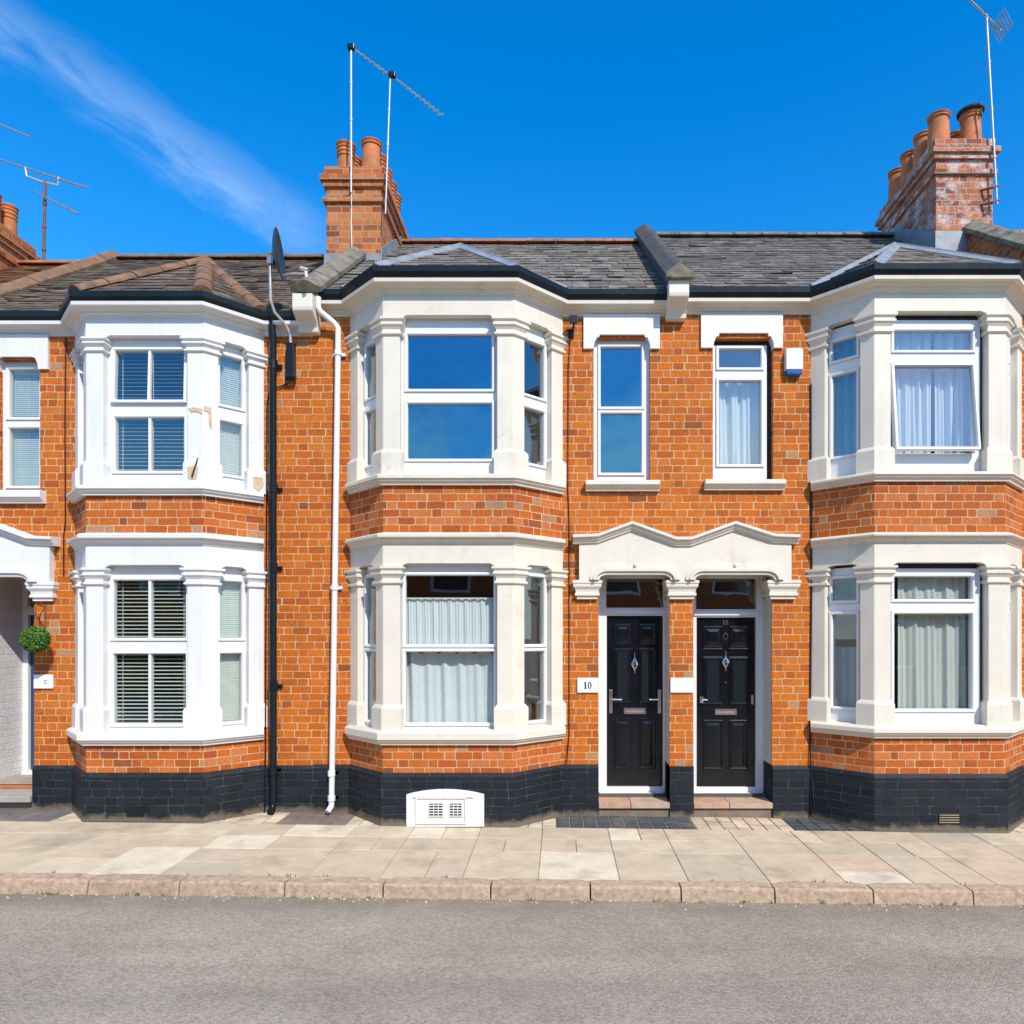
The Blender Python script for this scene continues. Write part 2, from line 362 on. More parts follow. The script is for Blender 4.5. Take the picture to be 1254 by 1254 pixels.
def window(root, p0, p1, z0, z1, lights, gmat, inset=.1, gap=None, depth=.07, ring=.035):
    """p0 -> p1 left to right seen from the street; lights: dict(u0,u1,z0,z1,[bars],[tilt])"""
    dx, dy = p1[0] - p0[0], p1[1] - p0[1]; L = math.hypot(dx, dy); u = (dx / L, dy / L); n = (u[1], -u[0])
    fr = (p0, u, n); W = -inset
    mb = MB(); mb.fr = fr
    holes = [(l['u0'] - ring, l['u1'] + ring, l['z0'] - ring, l['z1'] + ring) for l in lights]
    g = gap or (0, 0, 0)
    a, b, c, d = g[0], L - g[1], z0, z1 - g[2]
    wall_panel(mb, a, b, c, d, holes, W, W - depth)
    w = mb.build('window', M['upvc'], root)
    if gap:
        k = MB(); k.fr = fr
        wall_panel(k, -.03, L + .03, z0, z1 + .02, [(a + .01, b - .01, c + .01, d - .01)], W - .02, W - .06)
        k.build('shadow_gap', M['black_gap'], w)  # black strips standing in for the shadow around the frame
    gp = MB(); gp.fr = fr
    for l in lights:
        s = MB(); s.fr = fr; t = l.get('tilt', 0.); zt = l['z1'] + ring; r = ring - .002
        def T(uu, ww, zz): return (uu, ww + (zt - zz) * math.sin(t), zt - (zt - zz) * math.cos(t))
        a0, a1, c0, c1 = l['u0'] - r, l['u1'] + r, l['z0'] - r, l['z1'] + r
        i0, i1, e0, e1 = l['u0'], l['u1'], l['z0'], l['z1']
        F, B = W + .016, W - .05
        prof = [(0, B), (0, F - .006), (.006, F), (r - .010, F), (r, F - .014), (r, B)]
        rs = []
        for q, ww in prof:
            rs.append([T(a0 + q, ww, c0 + q), T(a1 - q, ww, c0 + q), T(a1 - q, ww, c1 - q), T(a0 + q, ww, c1 - q)])
        idx = [[s.pt(p) for p in rr] for rr in rs]
        for A, Bq in zip(idx, idx[1:] + [idx[0]]):
            for k in range(4): s.face((A[k], A[(k + 1) % 4], Bq[(k + 1) % 4], Bq[k]))
        for bu in l.get('bars', []):
            ww = .012
            s.hexa([T(bu - ww, W - .03, e0), T(bu + ww, W - .03, e0), T(bu + ww, W + .004, e0), T(bu - ww, W + .004, e0),
                    T(bu - ww, W - .03, e1), T(bu + ww, W - .03, e1), T(bu + ww, W + .004, e1), T(bu - ww, W + .004, e1)])
        s.build('sash', M['upvc'], w)
        q = .004; y0, y1 = W - .026, W - .020
        gp.hexa([T(i0 - q, y0, e0 - q), T(i1 + q, y0, e0 - q), T(i1 + q, y1, e0 - q), T(i0 - q, y1, e0 - q),
                 T(i0 - q, y0, e1 + q), T(i1 + q, y0, e1 + q), T(i1 + q, y1, e1 + q), T(i0 - q, y1, e1 + q)])
    gp.build('pane', gmat, w)
    return w

CAPITAL = [(.0, 0), (.014, .004), (.022, .012), (.022, .030), (.008, .036), (.006, .060), (.022, .085), (.036, .098), (.036, .118), (.026, .122), (.026, .134), (.046, .150), (.046, .172), (.0, .176)]

def bay(root, b, mat, tilt_brick):
    xl, xa, xb, xr, d = b['xl'], b['xa'], b['xb'], b['xr'], b['d']
    path = [(xl - .5, 0), (xl, 0), (xa, -d), (xb, -d), (xr, 0), (xr + .5, 0)]
    WL, FL, FR, WR = path[1:5]
    # painted plinth and brick bands
    m = MB(); zs, zt = b['sill0']; us, ut = b['sill1']; c0, c1 = b['corn0']
    m.sweep(path, [(-.2, b['pl'] - .02), (0, b['pl'] - .02), (0, zs + .01), (-.2, zs + .01)], 1, 5)
    m.build('bay_wall', M['brick_bay'], root); m = MB()
    m.sweep(path, [(-.2, c1 - .02), (0, c1 - .02), (0, us + .01), (-.2, us + .01)], 1, 5)
    m.build('bay_wall', M['brick_bay'], root)
    for zb, zt_ in (b['sill0'], b['sill1']):
        m = MB()
        m.sweep(path, [(-.22, zb), (.035, zb), (.040, zb + .022), (.062, zb + .034), (.066, zb + .05), (.082, zb + .056), (.082, zt_ - .022), (.070, zt_ - .012), (-.0, zt_ + .006), (-.22, zt_ + .006)], 1, 5)
        m.build('bay_sill', mat, root)
    m = MB()
    m.sweep(path, [(-.2, c0), (.012, c0), (.016, c0 + .018), (.040, c0 + .042), (.046, c0 + .058), (.078, c0 + .064), (.080, c1 - .018), (.060, c1 - .004), (-.0, c1 + .012), (-.2, c1 + .012)], 1, 5)
    m.build('bay_cornice', mat, root)
    # piers
    def along(p, q, t):
        L = math.hypot(q[0] - p[0], q[1] - p[1]); return (p[0] + (q[0] - p[0]) * t / L, p[1] + (q[1] - p[1]) * t / L)
    af, ao, aw, th = .16, .14, .15, .17
    P1 = [along(FL, WL, ao), FL, along(FL, FR, af)]
    P2 = [along(FR, FL, af), FR, along(FR, WR, ao)]
    P0 = [along(WL, FL, -.12), along(WL, FL, aw)]
    P3 = [along(WR, FR, aw), along(WR, FR, -.12)]
    for floor, (z0, cz0, cz1, fz) in enumerate(((zt, b['cap0'][0], b['cap0'][1], c0), (ut, b['cap1'][0], b['cap1'][1], b['corn1'][0]))):
        for P in (P0, P1, P2, P3):
            inner = offs_path(P, -th); poly = P + inner[::-1]
            m = MB(); m.loft(poly, [(0, z0 - .01), (0, cz0 + .01)])
            pil = m.build('pilaster', mat, root, bevel=.008)
            m = MB(); hh = cz1 - cz0
            m.loft(poly, [(o, cz0 + z / .176 * hh) for o, z in CAPITAL]); m.build('capital', mat, pil)
            m = MB(); m.loft(poly, [(.026, z0 - .004), (.026, z0 + .205), (.018, z0 + .222), (.002, z0 + .242)]); m.build('pilaster_base', mat, pil)
        # frieze with a raised, shouldered soffit over every window
        m = MB()
        for (p, q, la, lb) in ((WL, FL, aw, ao), (FL, FR, af, af), (FR, WR, ao, aw)):
            L = math.hypot(q[0] - p[0], q[1] - p[1]); u = ((q[0] - p[0]) / L, (q[1] - p[1]) / L)
            m.fr = (p, u, (u[1], -u[0])); zb = cz1 - .002; up = .028
            e0, e1 = la + .02, L - lb - .02
            prof = [(0, zb), (e0, zb), (e0 + .015, zb + .012), (e0 + .05, zb + up), (e1 - .05, zb + up), (e1 - .015, zb + .012), (e1, zb), (L, zb), (L, fz + .01), (0, fz + .01)]
            m.rings([[(x, 0.003, z) for x, z in prof], [(x, -.17, z) for x, z in prof]])
        m.fr = None
        m.build('frieze', mat, root)
        lt = b['lights'][floor]; top = cz1 + .03
        # openings between piers
        for (p, q, la, lb, kind) in ((WL, FL, aw, ao, 'side'), (FL, FR, af, af, 'front'), (FR, WR, ao, aw, 'side')):
            a, c = along(p, q, la - .015), along(q, p, lb - .015); L = math.hypot(c[0] - a[0], c[1] - a[1])
            ls = []
            for (za, zb_, opt) in lt:
                bw = b.get('bord', (.062, .062))[floor] if kind == 'front' else .058
                gl, gr, gt = b.get('gap', (0, 0, 0)) if kind == 'front' else tuple(v * .45 for v in b.get('gap', (0, 0, 0)))
                o = dict(u0=gl + bw, u1=L - gr - bw, z0=za, z1=zb_)
                if kind == 'front':
                    if opt.get('bar'): o['bars'] = [(o['u0'] + o['u1']) / 2]
                    if opt.get('tilt'): o['tilt'] = opt['tilt']
                ls.append(o)
            gm = b['glass'][floor] if kind == 'front' else b['sglass'][floor]
            gap = None
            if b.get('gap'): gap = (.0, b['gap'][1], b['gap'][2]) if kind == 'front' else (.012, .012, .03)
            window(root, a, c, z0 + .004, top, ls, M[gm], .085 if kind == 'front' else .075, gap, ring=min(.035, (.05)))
    return path

def slates(mb, corners, w=.25, h=.175, palette=None, jit=1., lift=.012):
    """corners: planar polygon whose lowest edge is horizontal. Overlapping slates in courses, each its own thin slab."""
    P = [Vector(c) for c in corners]
    n = (P[1] - P[0]).cross(P[2] - P[0]).normalized()
    if n.z < 0: n = -n
    ux = Vector((-n.y, n.x, 0)).normalized(); vy = n.cross(ux)
    if vy.z < 0: vy = -vy; ux = -ux
    o = P[0]; Q = [((p - o).dot(ux), (p - o).dot(vy)) for p in P]
    v0, v1 = min(q[1] for q in Q), max(q[1] for q in Q)
    def ext(v):
        xs = []
        for a, b in zip(Q, Q[1:] + Q[:1]):
            if abs(a[1] - b[1]) < 1e-6:
                if abs(a[1] - v) < 1e-4: xs += [a[0], b[0]]
                continue
            t = (v - a[1]) / (b[1] - a[1])
            if -1e-4 <= t <= 1.0001: xs.append(a[0] + (b[0] - a[0]) * t)
        return (min(xs), max(xs)) if xs else (0, 0)
    mb.tint = (.02, .02, .02)
    mb.poly([tuple(o + ux * q[0] + vy * q[1] - n * .006) for q in Q])
    k = 0; v = v0
    while v < v1 - .02:
        va, vb = v, min(v + h, v1); vc = min(v + h * 1.25, v1)
        ea, eb = ext(va), ext(vc)
        u = min(ea[0], eb[0]) - (w / 2 if k % 2 else 0) - random.uniform(0, .04)
        end = max(ea[1], eb[1])
        while u < end:
            ww = w * random.uniform(.9, 1.1); a, b = u + .0025, u + ww - .0025
            A0, A1 = max(a, ea[0]), min(b, ea[1]); B0, B1 = max(a, eb[0]), min(b, eb[1])
            if A1 - A0 > .015 or B1 - B0 > .015:
                A1 = max(A1, A0); B1 = max(B1, B0)
                if A1 == A0: A0 = A1 = min(max((a + b) / 2, ea[0]), ea[1])
                l = lift * random.uniform(.7, 1.3) + (random.random() < .08) * random.uniform(.003, .010) * jit
                dv = random.uniform(-.006, .006) * jit - (random.random() < .04) * .02 * jit
                tw = random.uniform(-.004, .004) * jit
                def W(uu, vv, hh): return tuple(o + ux * uu + vy * vv + n * hh)
                p = palette[0]; q = random.random(); c = random.choice(palette); g = random.uniform(.8, 1.2)
                mb.tint = (c[0] * g, c[1] * g, c[2] * g)
                t = [W(A0, va + dv, l + tw), W(A1, va + dv, l - tw), W(B1, vc, .002), W(B0, vc, .002)]
                bt = [W(A0, va + dv, l - .008), W(A1, va + dv, l - .008)]
                i = [mb.pt(x) for x in t + bt]
                mb.face((i[0], i[1], i[2], i[3])); mb.face((i[4], i[5], i[1], i[0])); mb.face((i[4], i[0], i[3])); mb.face((i[1], i[5], i[2]))
            u += ww
        v += h; k += 1
    mb.tint = None
GREY = [(.155, .136, .119), (.178, .156, .136), (.135, .12, .106), (.195, .172, .148), (.165, .143, .124)]
BROWNROOF = [(.115, .088, .068), (.135, .102, .078), (.098, .077, .062), (.15, .112, .082)]
REDROOF = [(.19, .085, .045), (.16, .075, .042), (.14, .07, .045)]

def half_round(mb, a, b, r, seg=.33, up=(0, 0, 1), gap=.006, flat=.7):
    """row of overlapping half-round tiles from a to b"""
    a, b = Vector(a), Vector(b); d = b - a; L = d.length; d.normalize(); side = d.cross(Vector(up)).normalized(); upv = side.cross(d)
    n = max(1, round(L / seg))
    for i in range(n):
        s0, s1 = L * i / n + gap / 2, L * (i + 1) / n - gap / 2; r0 = r * random.uniform(.97, 1.03)
        rs = []
        for s, rr in ((s0, r0 * 1.05), (s0 + .02, r0 * 1.06), (s0 + .035, r0), (s1, r0 * .98)):
            c = a + d * s
            rs.append([tuple(c + side * math.cos(math.pi * k / 8) * rr + upv * (math.sin(math.pi * k / 8) * rr * flat)) for k in range(9)])
        mb.rings(rs)

def coping(root, x, pts, w, h, peak, mat, parapet=None, drop=.25, nseg=9, pw=None, name='coping'):
    """stone coping with a ridged top along the sloping party wall; pts = ((y0,z0),(y1,z1)) of its apex"""
    (y0, z0), (y1, z1) = pts; m = MB(); L = math.hypot(y1 - y0, z1 - z0); dy, dz = (y1 - y0) / L, (z1 - z0) / L
    ny, nz = -dz, dy
    prof = [(-w / 2, -h - peak), (-w / 2, -peak), (-w * .12, -.008), (0, 0), (w * .12, -.008), (w / 2, -peak), (w / 2, -h - peak)]
    for i in range(nseg):
        s0, s1 = L * i / nseg + .004, L * (i + 1) / nseg - .004; j = random.uniform(-.004, .004)
        m.rings([[(x + px, y0 + dy * s + ny * (pz + j), z0 + dz * s + nz * (pz + j)) for px, pz in prof] for s in (s0, s0 + .008, s1 - .008, s1)])
    c = m.build(name, mat, root, bevel=.006)
    if parapet:
        pw = pw or w * .72; m = MB(); k = (h + peak) * .9
        m.extr_x([(y0 + .1, z0 + dz / dy * .1 - k / nz), (y1, z1 - k / nz), (y1, z1 - k / nz - drop), (y0 + .1, z0 + dz / dy * .1 - k / nz - drop)], x - pw / 2, x + pw / 2)
        m.build('parapet', parapet, root)
    return c

def corbel(root, x, w, z0, z1, mat):
    m = MB(); h = z1 - z0
    prof = [(.0, z1), (-.26, z1), (-.262, z1 - h * .42), (-.255, z1 - h * .52), (-.225, z1 - h * .60), (-.17, z1 - h * .68), (-.125, z1 - h * .76), (-.10, z1 - h * .86), (-.092, z1 - h), (.0, z0)]
    m.extr_x(prof, x - w / 2, x + w / 2); m.build('corbel', mat, root, bevel=.008)

def chimney(root, x0, x1, y0, y1, zb, zt, mat, pots, potmat, dz=0.):
    poly = [(x0, y0), (x1, y0), (x1, y1), (x0, y1)]
    m = MB(); t = zt
    m.loft(poly, [(0, zb), (0, t - .44), (.035, t - .435), (.04, t - .38), (.0, t - .372), (.0, t - .255), (.035, t - .25), (.035, t - .19), (.065, t - .185), (.065, t - .115), (.02, t - .10), (.02, t), (.02, t)])
    ch = m.build('chimney', mat, root, bevel=.006)
    m = MB(); m.loft(poly, [(-.02, t - .01), (-.05, t + .03), (-.15, t + .05)]); m.build('flaunching', M['dirt'], ch)
    for (px, py, r, h, kind) in pots:
        m = MB()
        if kind == 'ring':
            pr = [(r * .98, -.02), (r * 1.0, h * .04), (r * .88, h * .06), (r * .84, h * .55), (r * .93, h * .57), (r * .93, h * .61), (r * .84, h * .63), (r * .84, h * .68), (r * .93, h * .70), (r * .93, h * .74), (r * .85, h * .76), (r * .85, h * .81), (r * .95, h * .83), (r * .95, h * .87), (r * .88, h * .89), (r * 1.02, h * .94), (r * 1.04, h * .98), (r * .98, h), (r * .8, h), (r * .75, h * .8), (.001, h * .75)]
        else:
            pr = [(r * 1.05, -.02), (r * 1.02, h * .04), (r * .98, h * .08), (r * .86, h * .78), (r * .84, h * .84), (r * .96, h * .87), (r * .96, h * .91), (r * .90, h * .925), (r * 1.0, h * .96), (r * 1.02, h * .985), (r * .97, h), (r * .78, h), (r * .75, h * .8), (.001, h * .75)]
        m.lathe((px, py, t + .03), pr, 20)
        pt = m.build('chimney_pot', potmat, ch, smooth=True)
        if kind == 'cowl':
            m = MB(); m.lathe((px, py, t + .03 + h), [(r * .9, -.01), (r * .9, .03), (r * 1.2, .035), (r * 1.22, .055), (r * .9, .085), (.002, .1)], 20)
            m.tube([(px + r * .45, py - r * .9, t + h + .04), (px + r * .45, py - r * 1.0, t + h * .86)], .012)
            k = m.build('chimney_pot', M['darkcoping'], ch, smooth=True); k['label'] = 'dark metal cowl capping a pot'
            k.name = 'cowl'
    return ch

def rail(mb, x0, x1, z0, z1, y0, y1, t):
    wall_panel(mb, x0, x1, z0, z1, [(x0 + t, x1 - t, z0 + t, z1 - t)], y0, y1)

def digits(mb, text, x, z, h, y):
    """serif numerals built as raised strokes facing the street"""
    for ch in text:
        w = h * .46; t = h * .17
        if ch == '1':
            c = x + w * .5
            mb.box(c - t * .62, c + t * .62, y - .003, y, z, z + h)
            mb.box(c - w * .42, c + w * .42, y - .0034, y, z, z + h * .07)
            mb.hexa([(c - w * .45, y - .0034, z + h * .80), (c - t * .2, y - .0034, z + h * .90), (c - t * .2, y, z + h * .90), (c - w * .45, y, z + h * .80),
                     (c - w * .45, y - .0034, z + h * .87), (c - t * .2, y - .0034, z + h), (c - t * .2, y, z + h), (c - w * .45, y, z + h * .87)])
            x += w * 1.25
        else:
            c = x + w * .62; n = 24; A = []; B = []
            for k in range(n):
                a = 2 * math.pi * k / n
                A.append((c + math.cos(a) * w * .62, z + h / 2 + math.sin(a) * h * .51)); B.append((c + math.cos(a) * w * .27, z + h / 2 + math.sin(a) * h * .42))
            rs = [[(p[0], yy, p[1]) for p in L] for L, yy in ((A, y), (A, y - .003), (B, y - .003), (B, y))]
            idx = [[mb.pt(p) for p in r] for r in rs]
            for P, Q in zip(idx, idx[1:] + idx[:1]):
                for k in range(n): mb.face((P[k], P[(k + 1) % n], Q[(k + 1) % n], Q[k]))
            x += w * 1.4

def door(root, ox0, ox1, zs, ztop, y, dx0, dx1, dz0, dz1, mat, style):
    """ox: opening, dx/dz: door leaf"""
    m = MB()   # frame: jambs, head, transom, threshold
    wall_panel(m, ox0, ox1, zs, ztop, [(dx0, dx1, dz0, dz1), (dx0 - .005, dx1 + .005, dz1 + .085, ztop - .03)], y, y + .09)
    m.box(ox0 + .02, ox1 - .02, y - .05, y - .002, zs, zs + .045)
    m.box(dx0 - .03, dx1 + .03, y - .018, y - .002, dz1 + .02, dz1 + .06)
    m.build('door_frame', M['upvc'], root)
    m = MB(); m.box(dx0 - .01, dx1 + .01, y + .045, y + .051, dz1 + .08, ztop - .02)
    fl = m.build('fanlight', M['g_dark'], root)
    m = MB(); yf = y + .035
    m.box(dx0 + .004, dx1 - .004, yf, yf + .045, dz0 + .006, dz1 - .004)
    w = dx1 - dx0; h = dz1 - dz0; cx = (dx0 + dx1) / 2
    def panel(a, b, c, d, raise_=True):
        x0, x1, z0, z1 = dx0 + w * a, dx0 + w * b, dz0 + h * c, dz0 + h * d
        prof = [(0, yf), (.004, yf - .012), (.016, yf - .014), (.026, yf - .004)]
        if raise_: prof += [(.036, yf - .004), (.062, yf - .011)]
        rs = [[(x0 + q, yy, z0 + q), (x1 - q, yy, z0 + q), (x1 - q, yy, z1 - q), (x0 + q, yy, z1 - q)] for q, yy in prof]
        idx = [[m.pt(p) for p in r] for r in rs]
        for A, B in zip(idx, idx[1:]):
            for k in range(4): m.face((A[k], A[(k + 1) % 4], B[(k + 1) % 4], B[k]))
        m.face(idx[-1])
    if style == 1:
        for a, b in ((.13, .44), (.57, .88)): panel(a, b, .83, .955); panel(a, b, .485, .81, False); panel(a, b, .10, .40)
    elif style == 2:
        for a, b in ((.12, .46), (.56, .88)): panel(a, b, .82, .95); panel(a, b, .485, .765, False); panel(a, b, .10, .395)
    else:
        for a, b in ((.13, .44), (.57, .88)): panel(a, b, .50, .90); panel(a, b, .10, .42)
    lf = m.build('door', mat, root, bevel=.002)
    if style in (1, 2):
        g = MB()
        for a, b in ((.13, .44), (.57, .88)):
            c, d = (.485, .81) if style == 1 else (.485, .765)
            g.box(dx0 + w * a + .034, dx0 + w * b - .034, yf - .009, yf - .003, dz0 + h * c + .034, dz0 + h * d - .034)
        g.build('door_glass', M['g_dark_solid'], lf)
        # letter plate with flap
        z = dz0 + h * .442; p = MB(); rail(p, cx - .115, cx + .115, z - .032, z + .032, yf - .018, yf - .001, .016); p.build('letter_plate', M['chrome'], lf, bevel=.003)
        p = MB(); p.box(cx - .098, cx + .098, yf - .012, yf - .0005, z - .015, z + .015); p.build('letter_flap', M['chrome_pink'], lf)
        # urn-shaped knocker
        z = dz0 + h * (.715 if style == 1 else .735); p = MB()
        out = [(0, .085), (.012, .05), (.038, .0), (.012, -.05), (0, -.085), (-.012, -.05), (-.038, 0), (-.012, .05)]
        inn = [(0, .04), (.008, .025), (.018, 0), (.008, -.025), (0, -.04), (-.008, -.025), (-.018, 0), (-.008, .025)]
        rs = [[(cx + a, yy, z + b) for a, b in L] for L, yy in ((out, yf), (out, yf - .014), (inn, yf - .020), (inn, yf))]
        idx = [[p.pt(q) for q in r] for r in rs]
        for A, B in zip(idx, idx[1:] + idx[:1]):
            for k in range(8): p.face((A[k], A[(k + 1) % 8], B[(k + 1) % 8], B[k]))
        p.lathe((cx, yf - .02, z - .012), [(.001, 0), (.012, .008), (.014, .02), (.001, .03)], 10)
        p.tube([(cx, yf - .008, z + .08), (cx, yf - .008, z + .125)], .006); p.tube([(cx, yf - .008, z - .08), (cx, yf - .008, z - .10)], .007)
        p.build('knocker', M['chrome'], lf)
    if style == 1:
        for hx, s in ((dx0 + .045, 1), (dx1 - .035, -1)):
            z = dz0 + h * .50; p = MB(); p.box(hx - .018, hx + .018, yf - .012, yf - .0005, z - .13, z + .12)
            p.tube([(hx, yf - .01, z + .02), (hx, yf - .05, z + .02), (hx + s * .02, yf - .056, z + .02), (hx + s * .115, yf - .056, z + .018)], .010)
            p.build('door_handle', M['chrome'], lf, bevel=.003)
    if style == 2:
        p = MB(); hx = dx0 + .06; z = dz0 + h * .515
        p.lathe((hx, yf - .012, z - .04), [(.001, 0), (.022, .004), (.024, .03), (.022, .07), (.001, .08)], 12); p.tube([(hx, yf - .02, z), (hx, yf - .05, z), (hx + .05, yf - .055, z)], .010)
        p.build('door_handle', M['chrome'], lf)
        p = MB(); p.box(dx1 - .045, dx1 - .02, yf - .012, yf - .0005, z - .05, z + .05); p.build('lock', M['chrome'], lf)
        p = MB(); p.lathe((cx, yf - .006, dz0 + h * .615), [(.001, -.009), (.008, -.006), (.008, .006), (.001, .009)], 10); p.build('spyhole', M['chrome'], lf)
        p = MB()
        for zz in (.765, .813): p.box(dx0 + w * .12, dx0 + w * (.44), yf - .014, yf - .0005, dz0 + h * zz, dz0 + h * zz + .009); p.box(dx0 + w * .56, dx0 + w * .88, yf - .014, yf - .0005, dz0 + h * zz, dz0 + h * zz + .009)
        p.build('glazing_bead', M['chrome'], lf)
        p = MB(); z = dz0 + h * .888
        rs = [[(cx + a, yf - .005, z + b) for a, b in L] for L in ([(0, .045), (.03, 0), (0, -.045), (-.03, 0)], [(0, .036), (.023, 0), (0, -.036), (-.023, 0)])]
        idx = [[p.pt(q) for q in r] for r in rs]
        for k in range(4): p.face((idx[0][k], idx[0][(k + 1) % 4], idx[1][(k + 1) % 4], idx[1][k]))
        p.build('ornament', M['chrome'], lf)
        p = MB(); digits(p, '10', cx - .032, dz0 + h * .957, .052, yf - .001); p.build('number', M['chrome'], lf)
    return lf
def dark_glass():
    b = N('obscured_door_glass')
    return b.principled((.012, .017, .022), .08, b.bump(b.noise(b.obj(), 5., 3), .25, .02), **{'Specular IOR Level': .8})
M['g_dark_solid'] = dark_glass()

def pediment(root, ops, imposts, x0, x1, peaks, valley, mat, dz=0., mir=False):
    """white door-head: panel with shouldered openings, zig-zag hood mould, impost blocks. ops: list of (a,b)"""
    zi, zo = 2.425 + dz, 2.480 + dz
    top = [(x0, 2.80 + dz)]
    seq = []
    for i, p in enumerate(peaks):
        seq += [(p - .30, 2.845 + dz), (p, 2.925 + dz), (p + .30, 2.845 + dz)]
    pts = [(x0, 2.79 + dz), (x0 + .22, 2.80 + dz)]
    for i, p in enumerate(peaks):
        pts.append((p, 2.925 + dz))
        if i < len(peaks) - 1: pts += [(valley - .08, 2.768 + dz), (valley + .08, 2.768 + dz)]
    pts += [(x1 - .22, 2.80 + dz), (x1, 2.79 + dz)]
    bot = []
    xx = x1
    lower = [(x1, zi)]
    for a, b in reversed(ops):
        lower += [(b + .0, zi), (b - .012, zi + .03), (b - .045, zo - .006), (b - .085, zo), (a + .085, zo), (a + .045, zo - .006), (a + .012, zi + .03), (a, zi)]
    lower += [(x0, zi)]
    m = MB(); 
    poly = [(x0 + .03, pts[0][1])] + pts[1:-1] + [(x1 - .03, pts[-1][1])] + [(min(max(q[0], x0 + .03), x1 - .03), q[1]) for q in lower]
    m.extr_y(poly, -.075, .05)
    m.build('door_pediment', mat, root)
    # hood mould: swept in the facade plane
    m = MB()
    prof = [(-.0, -.0), (-.095, .0), (-.10, .018), (-.12, .03), (-.125, .052), (-.150, .058), (-.150, .085), (.0, .098)]   # (y, dz)
    rs = []
    for x, z in [(x0 - .035, pts[0][1])] + pts[1:-1] + [(x1 + .035, pts[-1][1])]:
        rs.append([(x, yy, z + q) for yy, q in prof])
    m.rings(rs); m.build('hood_mould', mat, root)
    m = MB()   # archivolt bands
    for a, b in ops:
        for off, y in ((.092, -.104), (.060, -.126), (.028, -.104)):
            def ring(o):
                r = .09 + o
                L = []
                for k in range(9):
                    t = math.pi - k * math.pi / 16
                    L.append((a + .09 + r * math.cos(t), zi + .0 + (zo - zi + o) * math.sin(t)))
                for k in range(9):
                    t = math.pi / 2 - k * math.pi / 16
                    L.append((b - .09 + r * math.cos(t), zi + .0 + (zo - zi + o) * math.sin(t)))
                return L
            A, B = ring(off), ring(off - .03)
            for (p, q), (u, v) in zip(zip(A, A[1:]), zip(B, B[1:])):
                m.hexa([(u[0], y, u[1]), (v[0], y, v[1]), (v[0], -.06, v[1]), (u[0], -.06, u[1]), (p[0], y, p[1]), (q[0], y, q[1]), (q[0], -.06, q[1]), (p[0], -.06, p[1])])
        m.lathe(((a + b) / 2, -.110, zo + .078), [(.016, 0), (.018, .02), (.008, .04), (.001, .052)], 10)
    m.build('archivolt', mat, root)
    for a, b in imposts:
        m = MB(); zb = 2.235 + dz
        poly = [(a, -.085), (b, -.085), (b, .20), (a, .20)]
        m.loft(poly, [(-.045, zb), (-.045, zb + .03), (-.025, zb + .035), (-.025, zb + .06), (-.035, zb + .065), (-.03, zb + .095), (-.012, zb + .12), (-.008, zb + .13), (-.008, zb + .155), (.0, zb + .16), (.0, zb + .185), (-.02, zb + .192)])
        m.build('impost', mat, root)

def lintel(root, x0, x1, z0, z1, a, b, ztop, mat):
    m = MB(); e = .03
    poly = [(x0, z0), (a, z0), (a + .004, z0 + .05), (a + .02, z0 + .09), (a + .03, z0 + .115), (a + .055, z0 + .118), (a + .06, ztop), (b - .06, ztop), (b - .055, z0 + .118), (b - .03, z0 + .115), (b - .02, z0 + .09), (b - .004, z0 + .05), (b, z0), (x1, z0), (x1, z1), (x0, z1)]
    m.extr_y(poly, -.03, .12); m.build('lintel', mat, root)
def small_sill(root, x0, x1, z0, z1, mat):
    m = MB()
    m.rings([[(x0 + e, y, z) for y, z in pr] for e, pr in ((0, 0),) ] if False else [[(x, y, z) for y, z in [(.15, z0), (-.045, z0), (-.05, z0 + .02), (-.075, z0 + .035), (-.085, z0 + .05), (-.095, z0 + .055), (-.095, z1 - .02), (-.08, z1 - .008), (.15, z1 + .004)]] for x in (x0, x1)])
    m.build('window_sill', mat, root)

def bay_roof(root, b, ze, apex, zr_fn, pal, hip, o=.13):
    xl, xa, xb, xr, d = b['xl'], b['xa'], b['xb'], b['xr'], b['d']
    path = [(xl - .5, 0), (xl, 0), (xa, -d), (xb, -d), (xr, 0), (xr + .5, 0)]
    q = offs_path(path, o); WL, FL, FR, WR = [(p[0], p[1], ze) for p in q[1:5]]
    ax, ay, az = apex
    yb = ay
    while zr_fn(yb) < az and yb < 2.6: yb += .02
    RB = (ax, yb, az)
    m = MB()
    slates(m, [FL, FR, apex], .22, .15, pal)
    for W, F in ((WL, FL), (WR, FR)):
        slates(m, [F, W, apex], .22, .15, pal)
    m.tint = pal[0]
    for W in (WL, WR):
        yv = W[1]; m.poly([W, apex, RB])
    m.build('bay_roof', M['slate'], root)
    h = MB()
    if hip == 'lead':
        for p in (FL, FR, WL, WR):
            a, c = Vector(p), Vector(apex); dd = (c - a).normalized(); sd = dd.cross(Vector((0, 0, 1))).normalized(); up = sd.cross(dd)
            wd = .075 if p in (FL, FR) else .05
            rs = []
            for P in (a + dd * .02, c + dd * .02):
                rs.append([tuple(P + sd * u + up * v) for u, v in ((-wd, -.03), (-wd, .0), (-.02, .030), (-.012, .045), (.012, .045), (.02, .030), (wd, .0), (wd, -.03))])
            h.rings(rs)
        rs = [[(ax + u, P, az + v) for u, v in ((-.08, -.03), (-.08, .0), (-.015, .045), (.015, .045), (.08, .0), (.08, -.03))] for P in (ay - .01, yb)]
        h.rings(rs); h.build('hip_flashing', M['lead'], root)
    else:
        for p in (FL, FR, WR, WL):
            a, c = Vector(p), Vector(apex); half_round(h, a + (c - a) * .02, c, .085, .36, flat=.75)
        half_round(h, apex, RB, .085, .33)
        h.build('hip_tile', hip, root)

